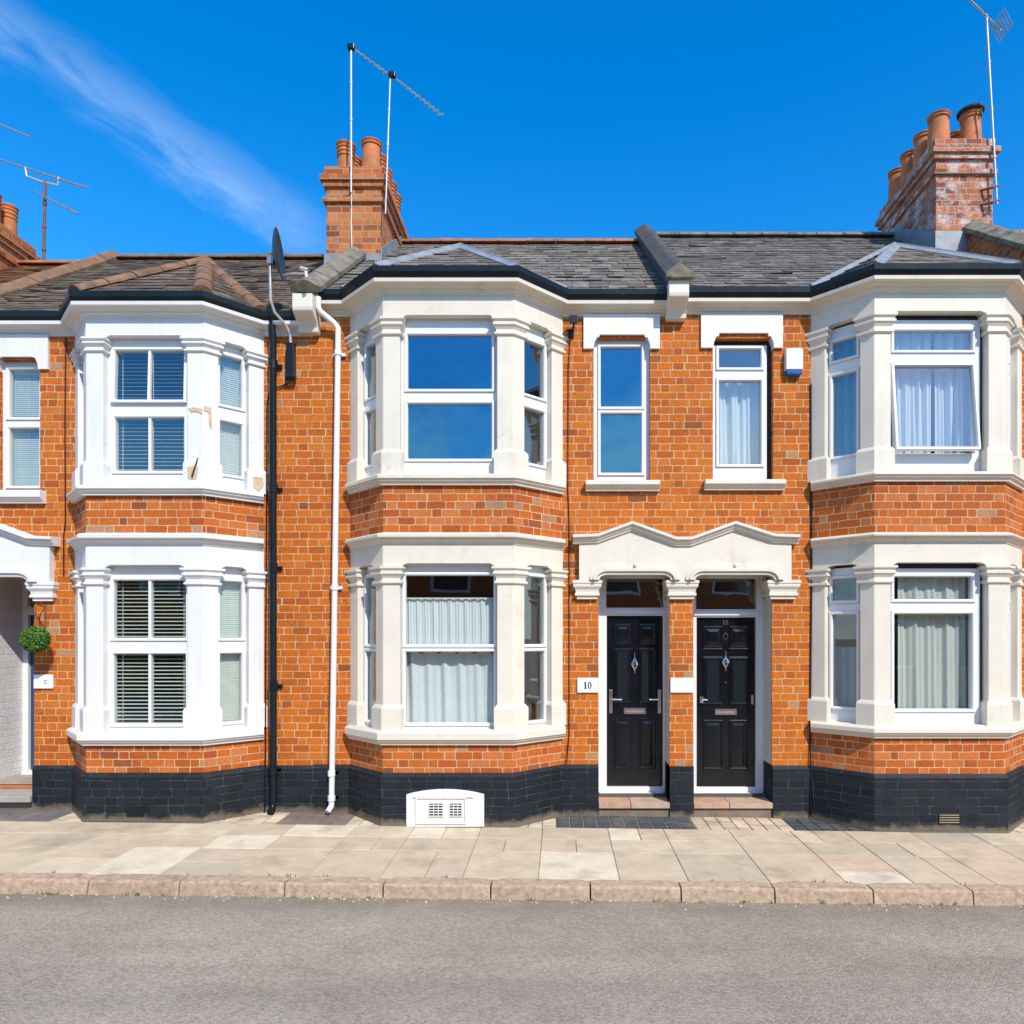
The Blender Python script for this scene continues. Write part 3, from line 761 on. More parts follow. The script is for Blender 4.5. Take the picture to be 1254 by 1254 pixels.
GUT = [(.02, 0), (.028, -.012), (.05, -.05), (.085, -.062), (.122, -.05), (.142, -.01), (.146, .04), (.136, .046), (.132, .0), (.085, -.045), (.05, -.035), (.04, .04), (.02, .045)]
def eaves(root, path, zg, c0, c1, mat, i0=0, i1=None, brackets=()):
    m = MB()
    m.sweep(path, [(-.22, c0), (.010, c0), (.014, c0 + .022), (.034, c0 + .034), (.040, c0 + .052), (.062, c0 + .058), (.085, c0 + .075), (.100, c1 - .036), (.128, c1 - .032), (.132, c1), (-.22, c1 + .015)], i0, i1)
    m.build('eaves_cornice', mat, root)
    m = MB(); m.sweep(path, [(-.1, c1 + .004), (.035, c1 + .004), (.035, zg - .01), (-.1, zg + .01)], i0, i1)
    m.build('fascia', M['black'], root)
    m = MB(); m.sweep(path, [(o + .005, zg - .045 + z) for o, z in GUT], i0, i1)
    # joints and brackets
    pp = offs_path(path, .10)
    i1 = len(path) if i1 is None else i1
    for i in range(i0, i1 - 1):
        a, c = pp[i], pp[i + 1]; L = math.hypot(c[0] - a[0], c[1] - a[1]); n = max(1, round(L / .8))
        u = ((c[0] - a[0]) / L, (c[1] - a[1]) / L)
        for k in range(n):
            s = L * (k + .5) / n; m.fr = ((a[0] + u[0] * s, a[1] + u[1] * s), u, (u[1], -u[0]))
            pr = [(w - .10, zg - .045 + z * 1.12 - .003) for w, z in GUT[1:7]]
            m.rings([[(uu, w + .006, z) for w, z in pr] for uu in (-.02, .02)], closed=False, cap=False)
            m.fr = None
    m.build('gutter', M['gutter'], root)

def plinth(root, path, zt, i0, i1, gx=0.):
    m = MB()
    m.sweep(path, [(-.15, -.35), (.03, -.35), (.03, zt - .035), (.002, zt), (-.15, zt)], i0, i1); m.build('plinth', M['brick_dark'], root)

def shell(root, x0, x1, ze, zr, y_back=5.2):
    m = MB()
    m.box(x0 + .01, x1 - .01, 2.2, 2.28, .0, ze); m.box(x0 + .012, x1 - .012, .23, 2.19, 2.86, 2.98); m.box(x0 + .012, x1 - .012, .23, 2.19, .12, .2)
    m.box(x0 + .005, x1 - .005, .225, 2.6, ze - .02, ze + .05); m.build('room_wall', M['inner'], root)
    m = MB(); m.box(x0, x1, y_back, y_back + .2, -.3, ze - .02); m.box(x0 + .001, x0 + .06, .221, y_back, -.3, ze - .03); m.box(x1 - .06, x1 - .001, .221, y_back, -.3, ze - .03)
    m.build('rear_wall', M['brick'], root)

def main_roof(root, x0, x1, ze, zr, pal, ridge, yr=2.6, ye=-.13, w=.25, h=.165, jit=1.):
    m = MB(); slates(m, [(x0, ye, ze), (x1, ye, ze), (x1, yr, zr), (x0, yr, zr)], w, h, pal, jit)
    m.tint = pal[0]; m.poly([(x0, yr, zr), (x1, yr, zr), (x1, yr * 2 + .1, ze), (x0, yr * 2 + .1, ze)])
    rf = m.build('roof', M['slate'], root)
    m = MB(); half_round(m, (x0, yr, zr - .012), (x1, yr, zr - .012), .11, .38, flat=.65); m.build('ridge_tile', ridge, rf)
    return lambda y: ze + (zr - ze) * (y - ye) / (yr - ye)

HG = 'terraced houses along the street'
def wave_sheet(name, x0, x1, z0, z1, y, mat, folds, amp, label, cat='curtain', seed=1, ragged=0., gather=0., drape=False, nx=110, nz=26):
    rnd = random.Random(seed); m = MB(); idx = []
    ph = [rnd.uniform(0, 6.28) for _ in range(6)]; fr = [folds * rnd.uniform(.85, 1.15), folds * 2.3 * rnd.uniform(.9, 1.1), folds * .45]
    for j in range(nz + 1):
        v = j / nz; row = []
        for i in range(nx + 1):
            u = i / nx
            yy = amp * (math.sin(6.283 * fr[0] * u + ph[0] + .5 * math.sin(3 * v + ph[3])) * (.65 + .35 * math.sin(6.28 * fr[2] * u + ph[2])) + .35 * math.sin(6.283 * fr[1] * u + ph[1] + v))
            zz = z0 + (z1 - z0) * v
            if ragged: zz += ragged * v * (abs(math.sin(6.283 * u * folds * .5 + ph[4])) - .5)
            xx = x0 + (x1 - x0) * (u + gather * math.sin(6.283 * u) * v * .02)
            row.append(m.pt((xx, y + yy, zz)))
        idx.append(row)
    for j in range(nz):
        for i in range(nx): m.face((idx[j][i], idx[j][i + 1], idx[j + 1][i + 1], idx[j + 1][i]))
    base = ((x0 + x1) / 2, y, z0)
    o = m.build(name, mat, None, smooth=True, base=base, recalc=False)
    return tag(o, label, cat)

def blind(p0, p1, z0, z1, pitch, ang, label, back=.16):
    dx, dy = p1[0] - p0[0], p1[1] - p0[1]; L = math.hypot(dx, dy); u = (dx / L, dy / L)
    m = MB(); m.fr = (p0, u, (u[1], -u[0])); z = z1 - .02; w = .0125
    m.box(0, L, -back - .02, -back + .02, z1 - .02, z1 + .02)
    c, s = math.cos(ang), math.sin(ang)
    while z > z0:
        t = random.uniform(-.02, .02); dzz = random.uniform(-.001, .001)
        m.hexa([(0, -back - w * c, z + w * s + t * 0 + dzz), (L, -back - w * c, z + w * s + dzz), (L, -back + w * c, z - w * s + dzz), (0, -back + w * c, z - w * s + dzz),
                (0, -back - w * c, z + w * s + .0015 + dzz), (L, -back - w * c, z + w * s + .0015 + dzz), (L, -back + w * c, z - w * s + .0015 + dzz), (0, -back + w * c, z - w * s + .0015 + dzz)])
        z -= pitch
    for f in (.12, .5, .88): m.box(L * f - .002, L * f + .002, -back - .002 + .012, -back + .002 + .012, z0, z1)
    m.fr = None
    return tag(m.build('venetian_blind', M['slat'], None, base=(p0[0], p0[1], z0)), label, 'blind')

# ================================================================ the houses
# ---- house with the pure white bay
PAB, PBC, PCD, PDE = -6.21, -2.52, 1.19, 5.08
hb = empty('terraced_house', ((PAB + PBC) / 2, 0, .06), 'brick house with pure white double bay, venetian blinds and brown hip tiles', 'house', HG)
dB = .42
B = dict(xl=-4.95, xa=-4.56, xb=-3.43, xr=-3.025, d=dB, pl=.565, sill0=(.81, .935), corn0=(2.73, 2.84), cap0=(2.345, 2.518), sill1=(3.207, 3.307), cap1=(4.59, 4.725), corn1=(4.906, 5.02),
         lights=[[(Z(781, -.33), Z(711, -.33), {}), (Z(886, -.33), Z(801, -.33), {})], [(Z(490.5, -.33), Z(430, -.33), dict(tilt=R(2.2))), (Z(576.6, -.33), Z(512, -.33), {})]],
         glass=['g_low', 'g_mid'], sglass=['g_low', 'g_mid'], bord=(.07, .085))
for fl in B['lights']:
    for i, (a, b_, o_) in enumerate(fl): o_['bar'] = True
bay(hb, B, M['white'], True)
m = MB()
bop = (-6.09, X(42))
wx = (X(-3), X(49))
wall_panel(m, PAB, PBC, -.3, 4.95, [(B['xl'] + .12, B['xr'] - .12, .75, 2.72), (B['xl'] + .12, B['xr'] - .12, 3.15, 4.9), (bop[0], bop[1], -.29, 2.6), (wx[0], wx[1], Z(601), Z(440))])
m.build('wall', M['brick'], hb)
shell(hb, PAB, PBC, 4.95, 7.07)
bp = [(PAB, 0), (B['xl'], 0), (B['xa'], -dB), (B['xb'], -dB), (B['xr'], 0), (PBC, 0)]
plinth(hb, [(X(42), 0)] + bp[1:], .54, 0, 6)
m = MB(); m.box(PAB - .12, bop[0] + .002, -.025, .2, -.3, .54); m.build('plinth', M['brick_dark'], hb)
eaves(hb, bp, 5.115, 4.915, 5.02, M['white'])
zB = main_roof(hb, PAB + .05, PBC - .05, 5.09, 7.07, BROWNROOF, M['browntile'], w=.20, h=.11, jit=1.2)
bay_roof(hb, B, 5.095, (-3.99, .75, Z(321, .75)), zB, BROWNROOF, M['browntile'])
lintel(hb, X(-24), X(61), Z(453), Z(412) + .01, wx[0] - .0, wx[1], Z(438), M['white'])
small_sill(hb, X(-16), X(57), Z(617), Z(601), M['white'])
window(hb, (wx[0], 0), (wx[1], 0), Z(601), Z(440), [dict(u0=.07, u1=wx[1] - wx[0] - .055, z0=Z(511, .07), z1=Z(453, .07)), dict(u0=.07, u1=wx[1] - wx[0] - .055, z0=Z(595, .07), z1=Z(525, .07))], M['g_mid'], .07)
pediment(hb, [bop], [(-5.40, -5.11)], -6.21, -5.13, [-5.69], 0, M['white'], -.02)
# deep porch with white painted side wall
m = MB(); m.box(bop[0] - .1, bop[0] + .003, .012, .86, -.2, 2.6); m.build('porch_wall', M['brick_white'], hb)
m = MB(); m.box(bop[1] - .002, bop[1] + .1, .225, .86, -.2, 2.6); m.build('porch_wall', M['brick'], hb)
m = MB(); m.box(bop[0], bop[1], .02, .86, 2.50, 2.6); m.build('porch_ceiling', M['white'], hb)
door(hb, bop[0] + .003, bop[1] - .003, .30, 2.5, .80, bop[0] + .065, bop[1] - .02, .34, 2.10, M['door_blue'], 3)
m = MB(); m.tint = (.42, .30, .22); m.box(bop[0], bop[1], .02, .79, -.2, .17); m.tint = (.36, .33, .28); m.box(bop[0] + .002, bop[1] - .002, -.06, .6, .172, .235)
m.tint = (.45, .14, .06); m.box(bop[0] + .004, bop[1] - .004, .3, .79, .236, .285); m.tint = (.34, .29, .24); m.box(bop[0] + .004, bop[1] - .004, .29, .79, .286, .30); m.build('doorstep', M['step'], hb, bevel=.008)
coping(hb, PAB, ((-.25, Z(306, 2.6) - .735 * 2.85), (2.6, Z(306, 2.6))), .26, .05, .06, M['browntile'], M['brick_stack'], .22, 9)
# bare patches on the damaged pier
m = MB()
def patch(mb, pts, y, th=.006): mb.rings([[(x, y, z) for x, z in pts], [(x, y - th, z) for x, z in pts]])
yf = -dB - .001
patch(m, [(X(231, yf), Z(500, yf)), (X(237, yf), Z(499, yf)), (X(247.5, yf), Z(500.5, yf)), (X(247.5, yf), Z(507, yf)), (X(241, yf), Z(504, yf)), (X(234, yf), Z(504.5, yf))], yf)
patch(m, [(X(229, yf) + .02, Z(586, yf)), (X(229, yf) + .02, Z(573, yf)), (X(238, yf), Z(571.5, yf)), (X(245, yf), Z(573, yf)), (X(242, yf), Z(587, yf)), (X(236, yf), Z(588, yf))], yf - .024)
fa, fb = Vector((B['xb'], -dB)), Vector((B['xr'], 0)); fd = (fb - fa).normalized()
def opatch(pts, out):
    o_ = [(fa + fd * t) for t, z in pts]; n_ = Vector((fd.y, -fd.x)); m.rings([[(p.x + n_.x * w_, p.y + n_.y * w_, q[1]) for p, q in zip(o_, pts)] for w_ in (out - .004, out + .004)])
opatch([(.002, 4.075), (.07, 4.065), (.075, 3.86), (.05, 3.90), (.045, 4.02), (.0, 4.03)], .003)
opatch([(.46, 3.46), (.47, 3.35), (.52, 3.32), (.57, 3.40), (.55, 3.47)], .028)
m.build('bare_patch', M['rawwood'], hb)
m = MB(); patch(m, [(X(236, yf), Z(585, yf)), (X(238, yf), Z(586, yf)), (X(245, yf), Z(562, yf)), (X(243.6, yf), Z(562, yf))], yf - .031, .004); m.build('crack', M['black_gap'], hb)
m = MB(); m.box(X(156, -.45), X(176, -.45), -dB - .038, -dB - .028, Z(1000, -.45), Z(986, -.45))
ab = m.build('air_brick', M['black_gap'], hb); m = MB()
for k in range(4):
    zz = Z(998 - k * 3.2, -.45); m.box(X(156, -.45), X(176, -.45), -dB - .045, -dB - .038, zz - .004, zz + .004)
m.build('grille', M['black'], ab)
# black downpipe
m = MB(); px = -2.89
gx = X(335, -.06)
m.tube([(gx + .0, -.10, 5.04), (gx, -.10, 4.95), (gx, -.075, 4.85), (gx, -.07, ground(gx) + .10), (gx, -.09, ground(gx) + .05), (gx, -.14, ground(gx) + .025)], .036, 12)
for z in (4.6, 3.35, 2.55, 1.35, .5): m.lathe((gx, -.07, z), [(.036, -.05), (.046, -.045), (.046, .045), (.036, .05)], 12); m.box(gx - .07, gx + .07, -.03, .0, z - .018, z + .018)
m.build('downpipe', M['black'], hb, smooth=True)

# ---- middle house
hc = empty('terraced_house', ((PBC + PCD) / 2, 0, .04), 'middle brick house with cream bay, sky-blue upper panes and white cellar cover', 'house', HG)
dC = .45
yw = -.36
Cc = dict(xl=-2.14, xa=-1.697, xb=-.446, xr=.025, d=dC, pl=.565, sill0=(.819, .958), corn0=(2.735, 2.84), cap0=(2.354, 2.53), sill1=(3.30, 3.408), cap1=(4.735, 4.907), corn1=(5.106, 5.215),
          lights=[[(Z(789, yw), Z(705, yw), {}), (Z(885, yw), Z(798.5, yw), {})], [(Z(476.6, yw), Z(411, yw), {}), (Z(562, yw), Z(495, yw), {})]],
          glass=['g_low', 'g_sky'], sglass=['g_dark', 'g_dark'], bord=(.055, .075))
bay(hc, Cc, M['cream'], True)
o1, o2 = (X(733), X(820)), (X(849), X(945.5))
nw = (X(727), X(796))
m = MB()
wall_panel(m, PBC, PCD, -.3, 5.15, [(Cc['xl'] + .12, Cc['xr'] - .12, .75, 2.72), (Cc['xl'] + .12, Cc['xr'] - .12, 3.2, 5.09), (o1[0], o1[1], -.29, 2.6), (nw[0], nw[1], Z(588), Z(414))])
m.build('wall', M['brick'], hc)
shell(hc, PBC, PCD, 5.15, 7.28)
cp = [(PBC, 0), (Cc['xl'], 0), (Cc['xa'], -dC), (Cc['xb'], -dC), (Cc['xr'], 0), (PCD, 0)]
plinth(hc, cp[:5] + [(o1[0], 0)], .55, 0, 6)
m = MB(); m.box(o1[1], o2[0], -.03, .28, -.3, .53); m.build('plinth', M['brick_dark'], hc)
eaves(hc, cp, 5.335, 5.115, 5.225, M['cream'])
zC = main_roof(hc, PBC + .08, PCD - .06, 5.31, 7.285, GREY, M['redridge'], w=.19, h=.185, jit=1.2)
bay_roof(hc, Cc, 5.315, (-1.12, .75, Z(303, .75)), zC, GREY, 'lead')
lintel(hc, X(714.5), X(807.6), Z(428), Z(386) + .0, nw[0], nw[1], Z(411), M['white'])
small_sill(hc, X(717), X(807), Z(602), Z(589), M['cream'])
L = nw[1] - nw[0]
window(hc, (nw[0], 0), (nw[1], 0), Z(589) + .004, Z(414), [dict(u0=.075, u1=L - .085, z0=Z(498, .06), z1=Z(426, .06)), dict(u0=.075, u1=L - .085, z0=Z(579, .06), z1=Z(507, .06))], M['g_sky'], .06)
pediment(hc, [o1, o2], [(X(701), X(737)), (X(814), X(854.5)), (X(937), X(978))], X(705.5), X(970), [X(773), X(897)], X(835), M['cream'])
DY = .30
m = MB(); m.box(o1[0] + .002, o1[1] - .002, .02, DY + .1, 2.50, 2.6); m.build('porch_ceiling', M['cream'], hc)
m = MB(); m.box(o1[0] - .09, o1[0] + .004, .222, DY + .1, -.2, 2.5); m.box(o1[1] - .003, o1[1] + .005, .02, DY + .1, .54, 2.24); m.box(o1[1] + .0055, o1[1] + .09, .222, DY + .1, -.2, 2.5); m.build('door_reveal', M['cream'], hc)
door(hc, o1[0] + .005, o1[1] - .004, Z(975, DY), 2.50, DY, X(743, DY), X(812, DY), Z(963.5, DY), Z(754, DY), M['door_black'], 1)
def steps(root, o):
    m = MB(); zt = Z(983, -.02)
    for k, (a, b) in enumerate(((0, .45), (.452, 1.))):
        x0, x1 = o[0] + (o[1] - o[0]) * a, o[0] + (o[1] - o[0]) * b
        m.tint = ((.50, .30, .20), (.46, .33, .24))[k]; m.box(x0 + .003, x1 - .003, -.035, DY - .02, zt - .055, zt + random.uniform(0, .002))
    m.tint = (.20, .15, .11); m.box(o[0] + .003, o[1] - .003, -.005, DY, -.2, zt - .056)
    n = 4
    for k in range(n):
        x0, x1 = o[0] + (o[1] - o[0]) * k / n, o[0] + (o[1] - o[0]) * (k + 1) / n
        m.tint = (.50 + random.uniform(-.06, .04), .15, .06); m.box(x0 + .006, x1 - .006, DY - .07, DY - .002, zt + .002, Z(976, DY - .05))
    m.build('doorstep', M['step'], root, bevel=.006)
steps(hc, o1)
def zline(y): return .717 * (y + .28)
# party-wall coping on the left of the middle house
coping(hc, PBC, ((-.28, 5.365), (1.42, 5.365 + .735 * 1.70)), .30, .05, .07, M['stone'], M['lead'], .16, 5)
corbel(hc, PBC - .02, .20, 4.92, 5.235, M['cream'])
CHX = -2.525
pots = []
for j in range(5):
    pots.append((-2.36, 1.66 + j * .27, .132, .40, 'plain' if j == 0 else 'ring')); pots.append((-2.69, 1.68 + j * .27, .120, .39, 'ring'))
ch = chimney(hc, -2.865, -2.195, 1.46, 2.88, 6.15, Z(205, 1.46), M['brick_stack'], pots, M['pot'])
m = MB(); m.box(-2.885, -2.175, 1.435, 1.458, 6.28, Z(311, 1.45)); 
m.hexa([(-2.192, 1.43, 6.42), (-2.175, 1.43, 6.42), (-2.175, 2.62, 7.25), (-2.192, 2.62, 7.25), (-2.192, 1.43, 6.60), (-2.175, 1.43, 6.60), (-2.175, 2.62, 7.43), (-2.192, 2.62, 7.43)])
m.build('flashing', M['lead'], hc)
# white downpipe with swan neck
m = MB(); a = (X(388, -.2), -.16, 5.24)
x1 = X(414, -.07); x2 = X(406, -.07); zg = ground(x1)
m.tube([a, (a[0], -.16, 5.14), (a[0] + .02, -.15, 5.10), (x1 - .04, -.085, 5.02), (x1, -.075, 4.97), (x1, -.07, 4.85), ((x1 + x2) / 2, -.07, 2.4), (x2, -.07, zg + .12), (x2, -.075, zg + .08), (x2 - .02, -.13, zg + .03)], .029, 12)
for z, xx in ((4.72, x1), (2.35, (x1 + x2) / 2), (.47, x2), (.22, x2)): m.lathe((xx, -.07, z), [(.029, -.03), (.038, -.026), (.038, .026), (.029, .03)], 12); m.box(xx - .06, xx + .06, -.03, .0, z - .015, z + .015)
m.build('downpipe', M['whitepipe'], hc, smooth=True)
# white cellar cover set in the plinth
yv = -dC - .03
vx0, vx1, vz0, vz1 = X(498, yv), X(593, yv), Z(1012, yv), Z(966, yv)
m = MB(); n = 10
arc = [(vx0 + (vx1 - vx0) * k / n, vz1 - .05 + .05 * math.sin(math.pi * k / n) ** .8 if 0 < k < n else vz1 - .05) for k in range(n + 1)]
m.extr_y([(vx0, vz0)] + [(vx1, vz0)] + arc[::-1], yv - .022, yv + .02)
vb = m.build('cellar_cover', M['white'], hc, bevel=.004)
m = MB(); rail(m, vx0 + .09, vx1 - .17, vz0 + .03, vz1 - .075, yv - .034, yv - .022, .012)
m.box(vx0 + .07, vx1 - .10, yv - .036, yv - .022, vz1 - .075, vz1 - .062); m.build('cover_panel', M['white'], vb)
m = MB(); g = MB()
for gx0, gx1 in ((526, 543), (551, 566)):
    a0, a1, c0, c1 = X(gx0, yv), X(gx1, yv), Z(1000, yv), Z(983.5, yv)
    m.box(a0, a1, yv - .026, yv - .0215, c0, c1)
    for k in range(5):
        zz = c0 + (c1 - c0) * (k + .5) / 5; g.box(a0, a1, yv - .032, yv - .026, zz - .006, zz + .003)
    for k in range(4):
        xx = a0 + (a1 - a0) * k / 3; g.box(xx - .003, xx + .003, yv - .0315, yv - .026, c0, c1)
m.build('vent_hole', M['black_gap'], vb); g.build('vent_louvre', M['white'], vb)

# ---- right-hand house
hd = empty('terraced_house', ((PCD + PDE) / 2, 0, .0), 'brick house with cream bay, curtained windows, open casement and whitewashed chimney', 'house', HG)
dD = .45
D = dict(xl=2.56, xa=3.008, xb=4.26, xr=4.71, d=dD, pl=.56, sill0=(.885, 1.0), corn0=(2.748, 2.842), cap0=(2.361, 2.538), sill1=(3.335, 3.43), cap1=(4.758, 4.946), corn1=(5.135, 5.245),
         lights=[[(Z(733.7, yw), Z(706.6, yw), {}), (Z(868, yw), Z(752, yw), {})], [(Z(429, yw), Z(406, yw), {}), (Z(551, yw), Z(449, yw), dict(tilt=R(6.5)))]],
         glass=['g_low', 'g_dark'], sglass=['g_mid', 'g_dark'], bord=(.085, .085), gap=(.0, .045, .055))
bay(hd, D, M['cream'], True)
nd = (X(873), X(947))
m = MB()
wall_panel(m, PCD, PDE, -.3, 5.17, [(D['xl'] + .12, D['xr'] - .12, .75, 2.72), (D['xl'] + .12, D['xr'] - .12, 3.2, 5.1), (o2[0], o2[1], -.29, 2.6), (nd[0], nd[1], Z(588), Z(414))])
m.build('wall', M['brick'], hd)
shell(hd, PCD, PDE, 5.17, 7.37)
dp = [(PCD, 0), (D['xl'], 0), (D['xa'], -dD), (D['xb'], -dD), (D['xr'], 0), (PDE, 0)]
plinth(hd, [(o2[1], 0)] + dp[1:], .54, 0, 6)
m = MB(); m.box(o2[1] - .004, o2[1] + .05, .004, DY + .02, -.3, .54); m.build('plinth', M['brick_dark'], hd)
eaves(hd, dp, 5.355, 5.138, 5.248, M['cream'])
zD = main_roof(hd, PCD + .06, PDE - .06, 5.33, 7.375, [(c[0] * .85, c[1] * .87, c[2] * .9) for c in GREY], M['stone'], w=.22, h=.13, jit=1.)
bay_roof(hd, D, 5.335, (3.76, .75, Z(302, .75)), zD, GREY, 'lead')
lintel(hd, X(858), X(957.6), Z(427), Z(386), nd[0], nd[1], Z(409), M['white'])
small_sill(hd, X(862), X(959), Z(601), Z(588), M['cream'])
L = nd[1] - nd[0]
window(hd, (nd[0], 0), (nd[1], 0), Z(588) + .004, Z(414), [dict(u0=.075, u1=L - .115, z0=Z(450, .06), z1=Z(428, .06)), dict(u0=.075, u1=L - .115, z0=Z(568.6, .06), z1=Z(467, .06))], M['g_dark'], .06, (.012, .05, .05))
m = MB(); m.box(o2[0] + .002, o2[1] - .002, .02, DY + .1, 2.50, 2.6); m.build('porch_ceiling', M['cream'], hd)
m = MB(); m.box(o2[1] - .003, o2[1] + .005, .02, DY + .1, .542, 2.24); m.box(o2[1] + .0055, o2[1] + .09, .222, DY + .1, -.2, 2.5); m.build('door_reveal', M['cream'], hd)
door(hd, o2[0] + .004, o2[1] - .004, Z(975, DY), 2.50, DY, X(853, DY), X(925.7, DY), Z(964, DY), Z(756, DY), M['door_black'], 2)
steps(hd, o2)
coping(hd, PCD - .02, ((-.28, 5.50), (2.62, 5.50 + .717 * 2.9)), .27, .05, .075, M['darkcoping'], M['leadblue'], .20, 9)
m = MB(); zc = 5.50
m.rings([[(PCD - .02 + x, y, zc + z) for x, z in ((-.135, -.135), (-.135, -.075), (0, .012), (.135, -.075), (.135, -.135))] for y in (-.31, -.24)]); m.build('coping_end', M['stone'], hd, bevel=.008)
corbel(hd, PCD - .02, .20, 5.06, 5.37, M['cream'])
coping(hd, PDE, ((-.28, 5.68), (1.55, 5.68 + .735 * 1.83)), .30, .05, .07, M['stone'], M['brick_stack'], .36, 6)
pots = []
for j in range(4):
    pots.append((4.74, 1.66 + j * .36, .135, .40, 'plain')); 
    pots.append((5.14, 1.66 + j * .36, .13, .40, 'cowl' if j == 0 else 'plain'))
chimney(hd, 4.60, 5.30, 1.46, 2.95, 6.25, Z(171, 1.46), M['brick_wash'], pots, M['pot'])
m = MB(); m.box(4.585, 5.0, 1.435, 1.458, 6.40, Z(284, 1.45))
m.hexa([(4.580, 1.43, 6.44), (4.597, 1.43, 6.44), (4.597, 2.66, 7.36), (4.580, 2.66, 7.36), (4.580, 1.43, Z(284, 1.45)), (4.597, 1.43, Z(284, 1.45)), (4.597, 2.66, 7.55), (4.580, 2.66, 7.55)])
m.build('flashing', M['lead'], hd)
m = MB(); yb = -dD - .034
m.box(X(1150, yb), X(1174, yb), yb - .004, yb + .01, Z(1009, yb), Z(996, yb)); ab = m.build('air_brick', M['black_gap'], hd); m = MB()
for k in range(4):
    zz = Z(1007 - k * 3., yb); m.box(X(1150, yb), X(1174, yb), yb - .010, yb - .004, zz - .0022, zz + .0022)
m.build('grille', M['rawwood'], ab)

# ---- neighbours running out of the picture
ha = empty('terraced_house', (-8, 0, .1), 'brown-tiled neighbour house at the far end, mostly cut off, with terracotta pots', 'house', HG)
m = MB(); aop = (-7.06, -6.33)
wall_panel(m, -9.9, PAB, -.3, 4.9, [(aop[0], aop[1], -.29, 2.6), (-7.0, -6.45, 3.4, 4.7)]); m.build('wall', M['brick'], ha); shell(ha, -9.9, PAB, 4.9, 6.95)
m = MB(); m.box(-9.9, aop[0], -.03, .0, -.3, .54); m.build('plinth', M['brick_dark'], ha)
window(ha, (-7.0, 0), (-6.45, 0), 3.4, 4.7, [dict(u0=.07, u1=.48, z0=3.5, z1=4.0), dict(u0=.07, u1=.48, z0=4.12, z1=4.6)], M['g_mid'], .07)
small_sill(ha, -7.1, -6.4, 3.27, 3.39, M['white'])
door(ha, aop[0] + .003, aop[1] - .003, .25, 2.5, .15, aop[0] + .06, aop[1] - .12, .30, 2.1, M['door_blue'], 3)
eaves(ha, [(-9.9, 0), (PAB, 0)], 5.06, 4.86, 4.97, M['white'])
main_roof(ha, -9.9, PAB - .05, 5.04, 6.99, REDROOF, M['redridge'], w=.18, h=.10)
pots = [(-7.65, 1.72 + j * .30, .115, .42, 'ring') for j in range(4)] + [(-7.98, 1.72 + j * .30, .115, .42, 'ring') for j in range(4)]
chimney(ha, -8.15, -7.47, 1.46, 2.85, 6.0, Z(304, 2.85), M['brick_stack'], pots, M['pot'])
he = empty('terraced_house', (7.2, 0, -.05), 'neighbour house beyond the mossy parapet coping, only its ridge tiles showing', 'house', HG)
m = MB(); wall_panel(m, PDE, 9.4, -.3, 5.17, []); m.build('wall', M['brick'], he); shell(he, PDE, 9.4, 5.17, 7.37)
m = MB(); m.box(PDE, 9.4, -.03, .0, -.3, .54); m.build('plinth', M['brick_dark'], he)
eaves(he, [(PDE, 0), (9.4, 0)], 5.355, 5.138, 5.248, M['cream'])
main_roof(he, PDE + .06, 9.4, 5.33, 7.40, GREY, M['redridge'])

# ---- the other side of the street, which the panes mirror
for i, (x, wd) in enumerate(((-13.2, 8.8), (-4.4, 8.8), (4.4, 8.8), (13.2, 8.8))):
    h = empty('brick_house', (x, -15, -.1), ['unlit brick house across the street mirrored in the panes, second from the junction', 'dark brick house across the street mirrored behind the net curtain', 'dark brick house across the street mirrored in the door glass', 'dark brick house across the street mirrored in the curtained bay'][i], 'house', 'houses across the street')
    m = MB(); m.box(x - wd / 2, x + wd / 2, -23, -15, -.3, 5.2); m.build('wall', M['brick'], h)
    m = MB(); m.tint = (.05, .05, .055); m.extr_x([(-23.3, 5.2), (-14.7, 5.2), (-19, 7.3)], x - wd / 2 + .01, x + wd / 2 - .01); m.build('roof', M['slate'], h)
    for wx0, wz0, wz1 in ((-3.7, .9, 2.3), (-1.2, .9, 2.3), (2.4, .9, 2.3), (.5, 3.2, 4.5), (-3.0, 3.2, 4.5), (2.6, 3.2, 4.5)):
        m = MB(); rail(m, x + wx0, x + wx0 + 1.2, wz0, wz1, -14.97, -15.0, .08); w = m.build('window', M['upvc'], h)
        m = MB(); m.box(x + wx0 + .05, x + wx0 + 1.15, -14.995, -14.985, wz0 + .05, wz1 - .05); m.build('pane', M['g_dark_solid'], w)
    m = MB(); m.box(x + .7, x + 1.6, -14.96, -15.0, -.1, 2.0); m.build('door', M['door_black'], h)

# ================================================================ fixtures
# venetian blinds of the white bay
def bay_seg(b, which, back=0.):
    P = {'L': ((b['xl'], 0), (b['xa'], -b['d'])), 'F': ((b['xa'], -b['d']), (b['xb'], -b['d'])), 'R': ((b['xb'], -b['d']), (b['xr'], 0))}[which]
    p, q = P; L = math.hypot(q[0] - p[0], q[1] - p[1]); u = ((q[0] - p[0]) / L, (q[1] - p[1]) / L)
    return (p[0] + u[0] * .17, p[1] + u[1] * .17), (q[0] - u[0] * .17, q[1] - u[1] * .17)
for fl, (z0, z1) in enumerate(((B['lights'][0][1][0] - .02, B['lights'][0][0][1] + .03), (B['lights'][1][1][0] - .02, B['lights'][1][0][1] + .03))):
    for wh, nm in (('F', 'wide window'), ('R', 'angled window by black pipe'), ('L', 'angled window by porch')):
        p, q = bay_seg(B, wh)
        t = ('pale green' if wh == 'R' else 'cream') if fl == 0 else 'blue-tinted'
        blind(p, q, z0, z1, .037 if wh == 'F' else .021, R((20 if fl == 0 else 20) if wh == 'F' else 62), f'{t} slatted blind in the {"lower" if fl == 0 else "upper"} {nm} of the white bay')
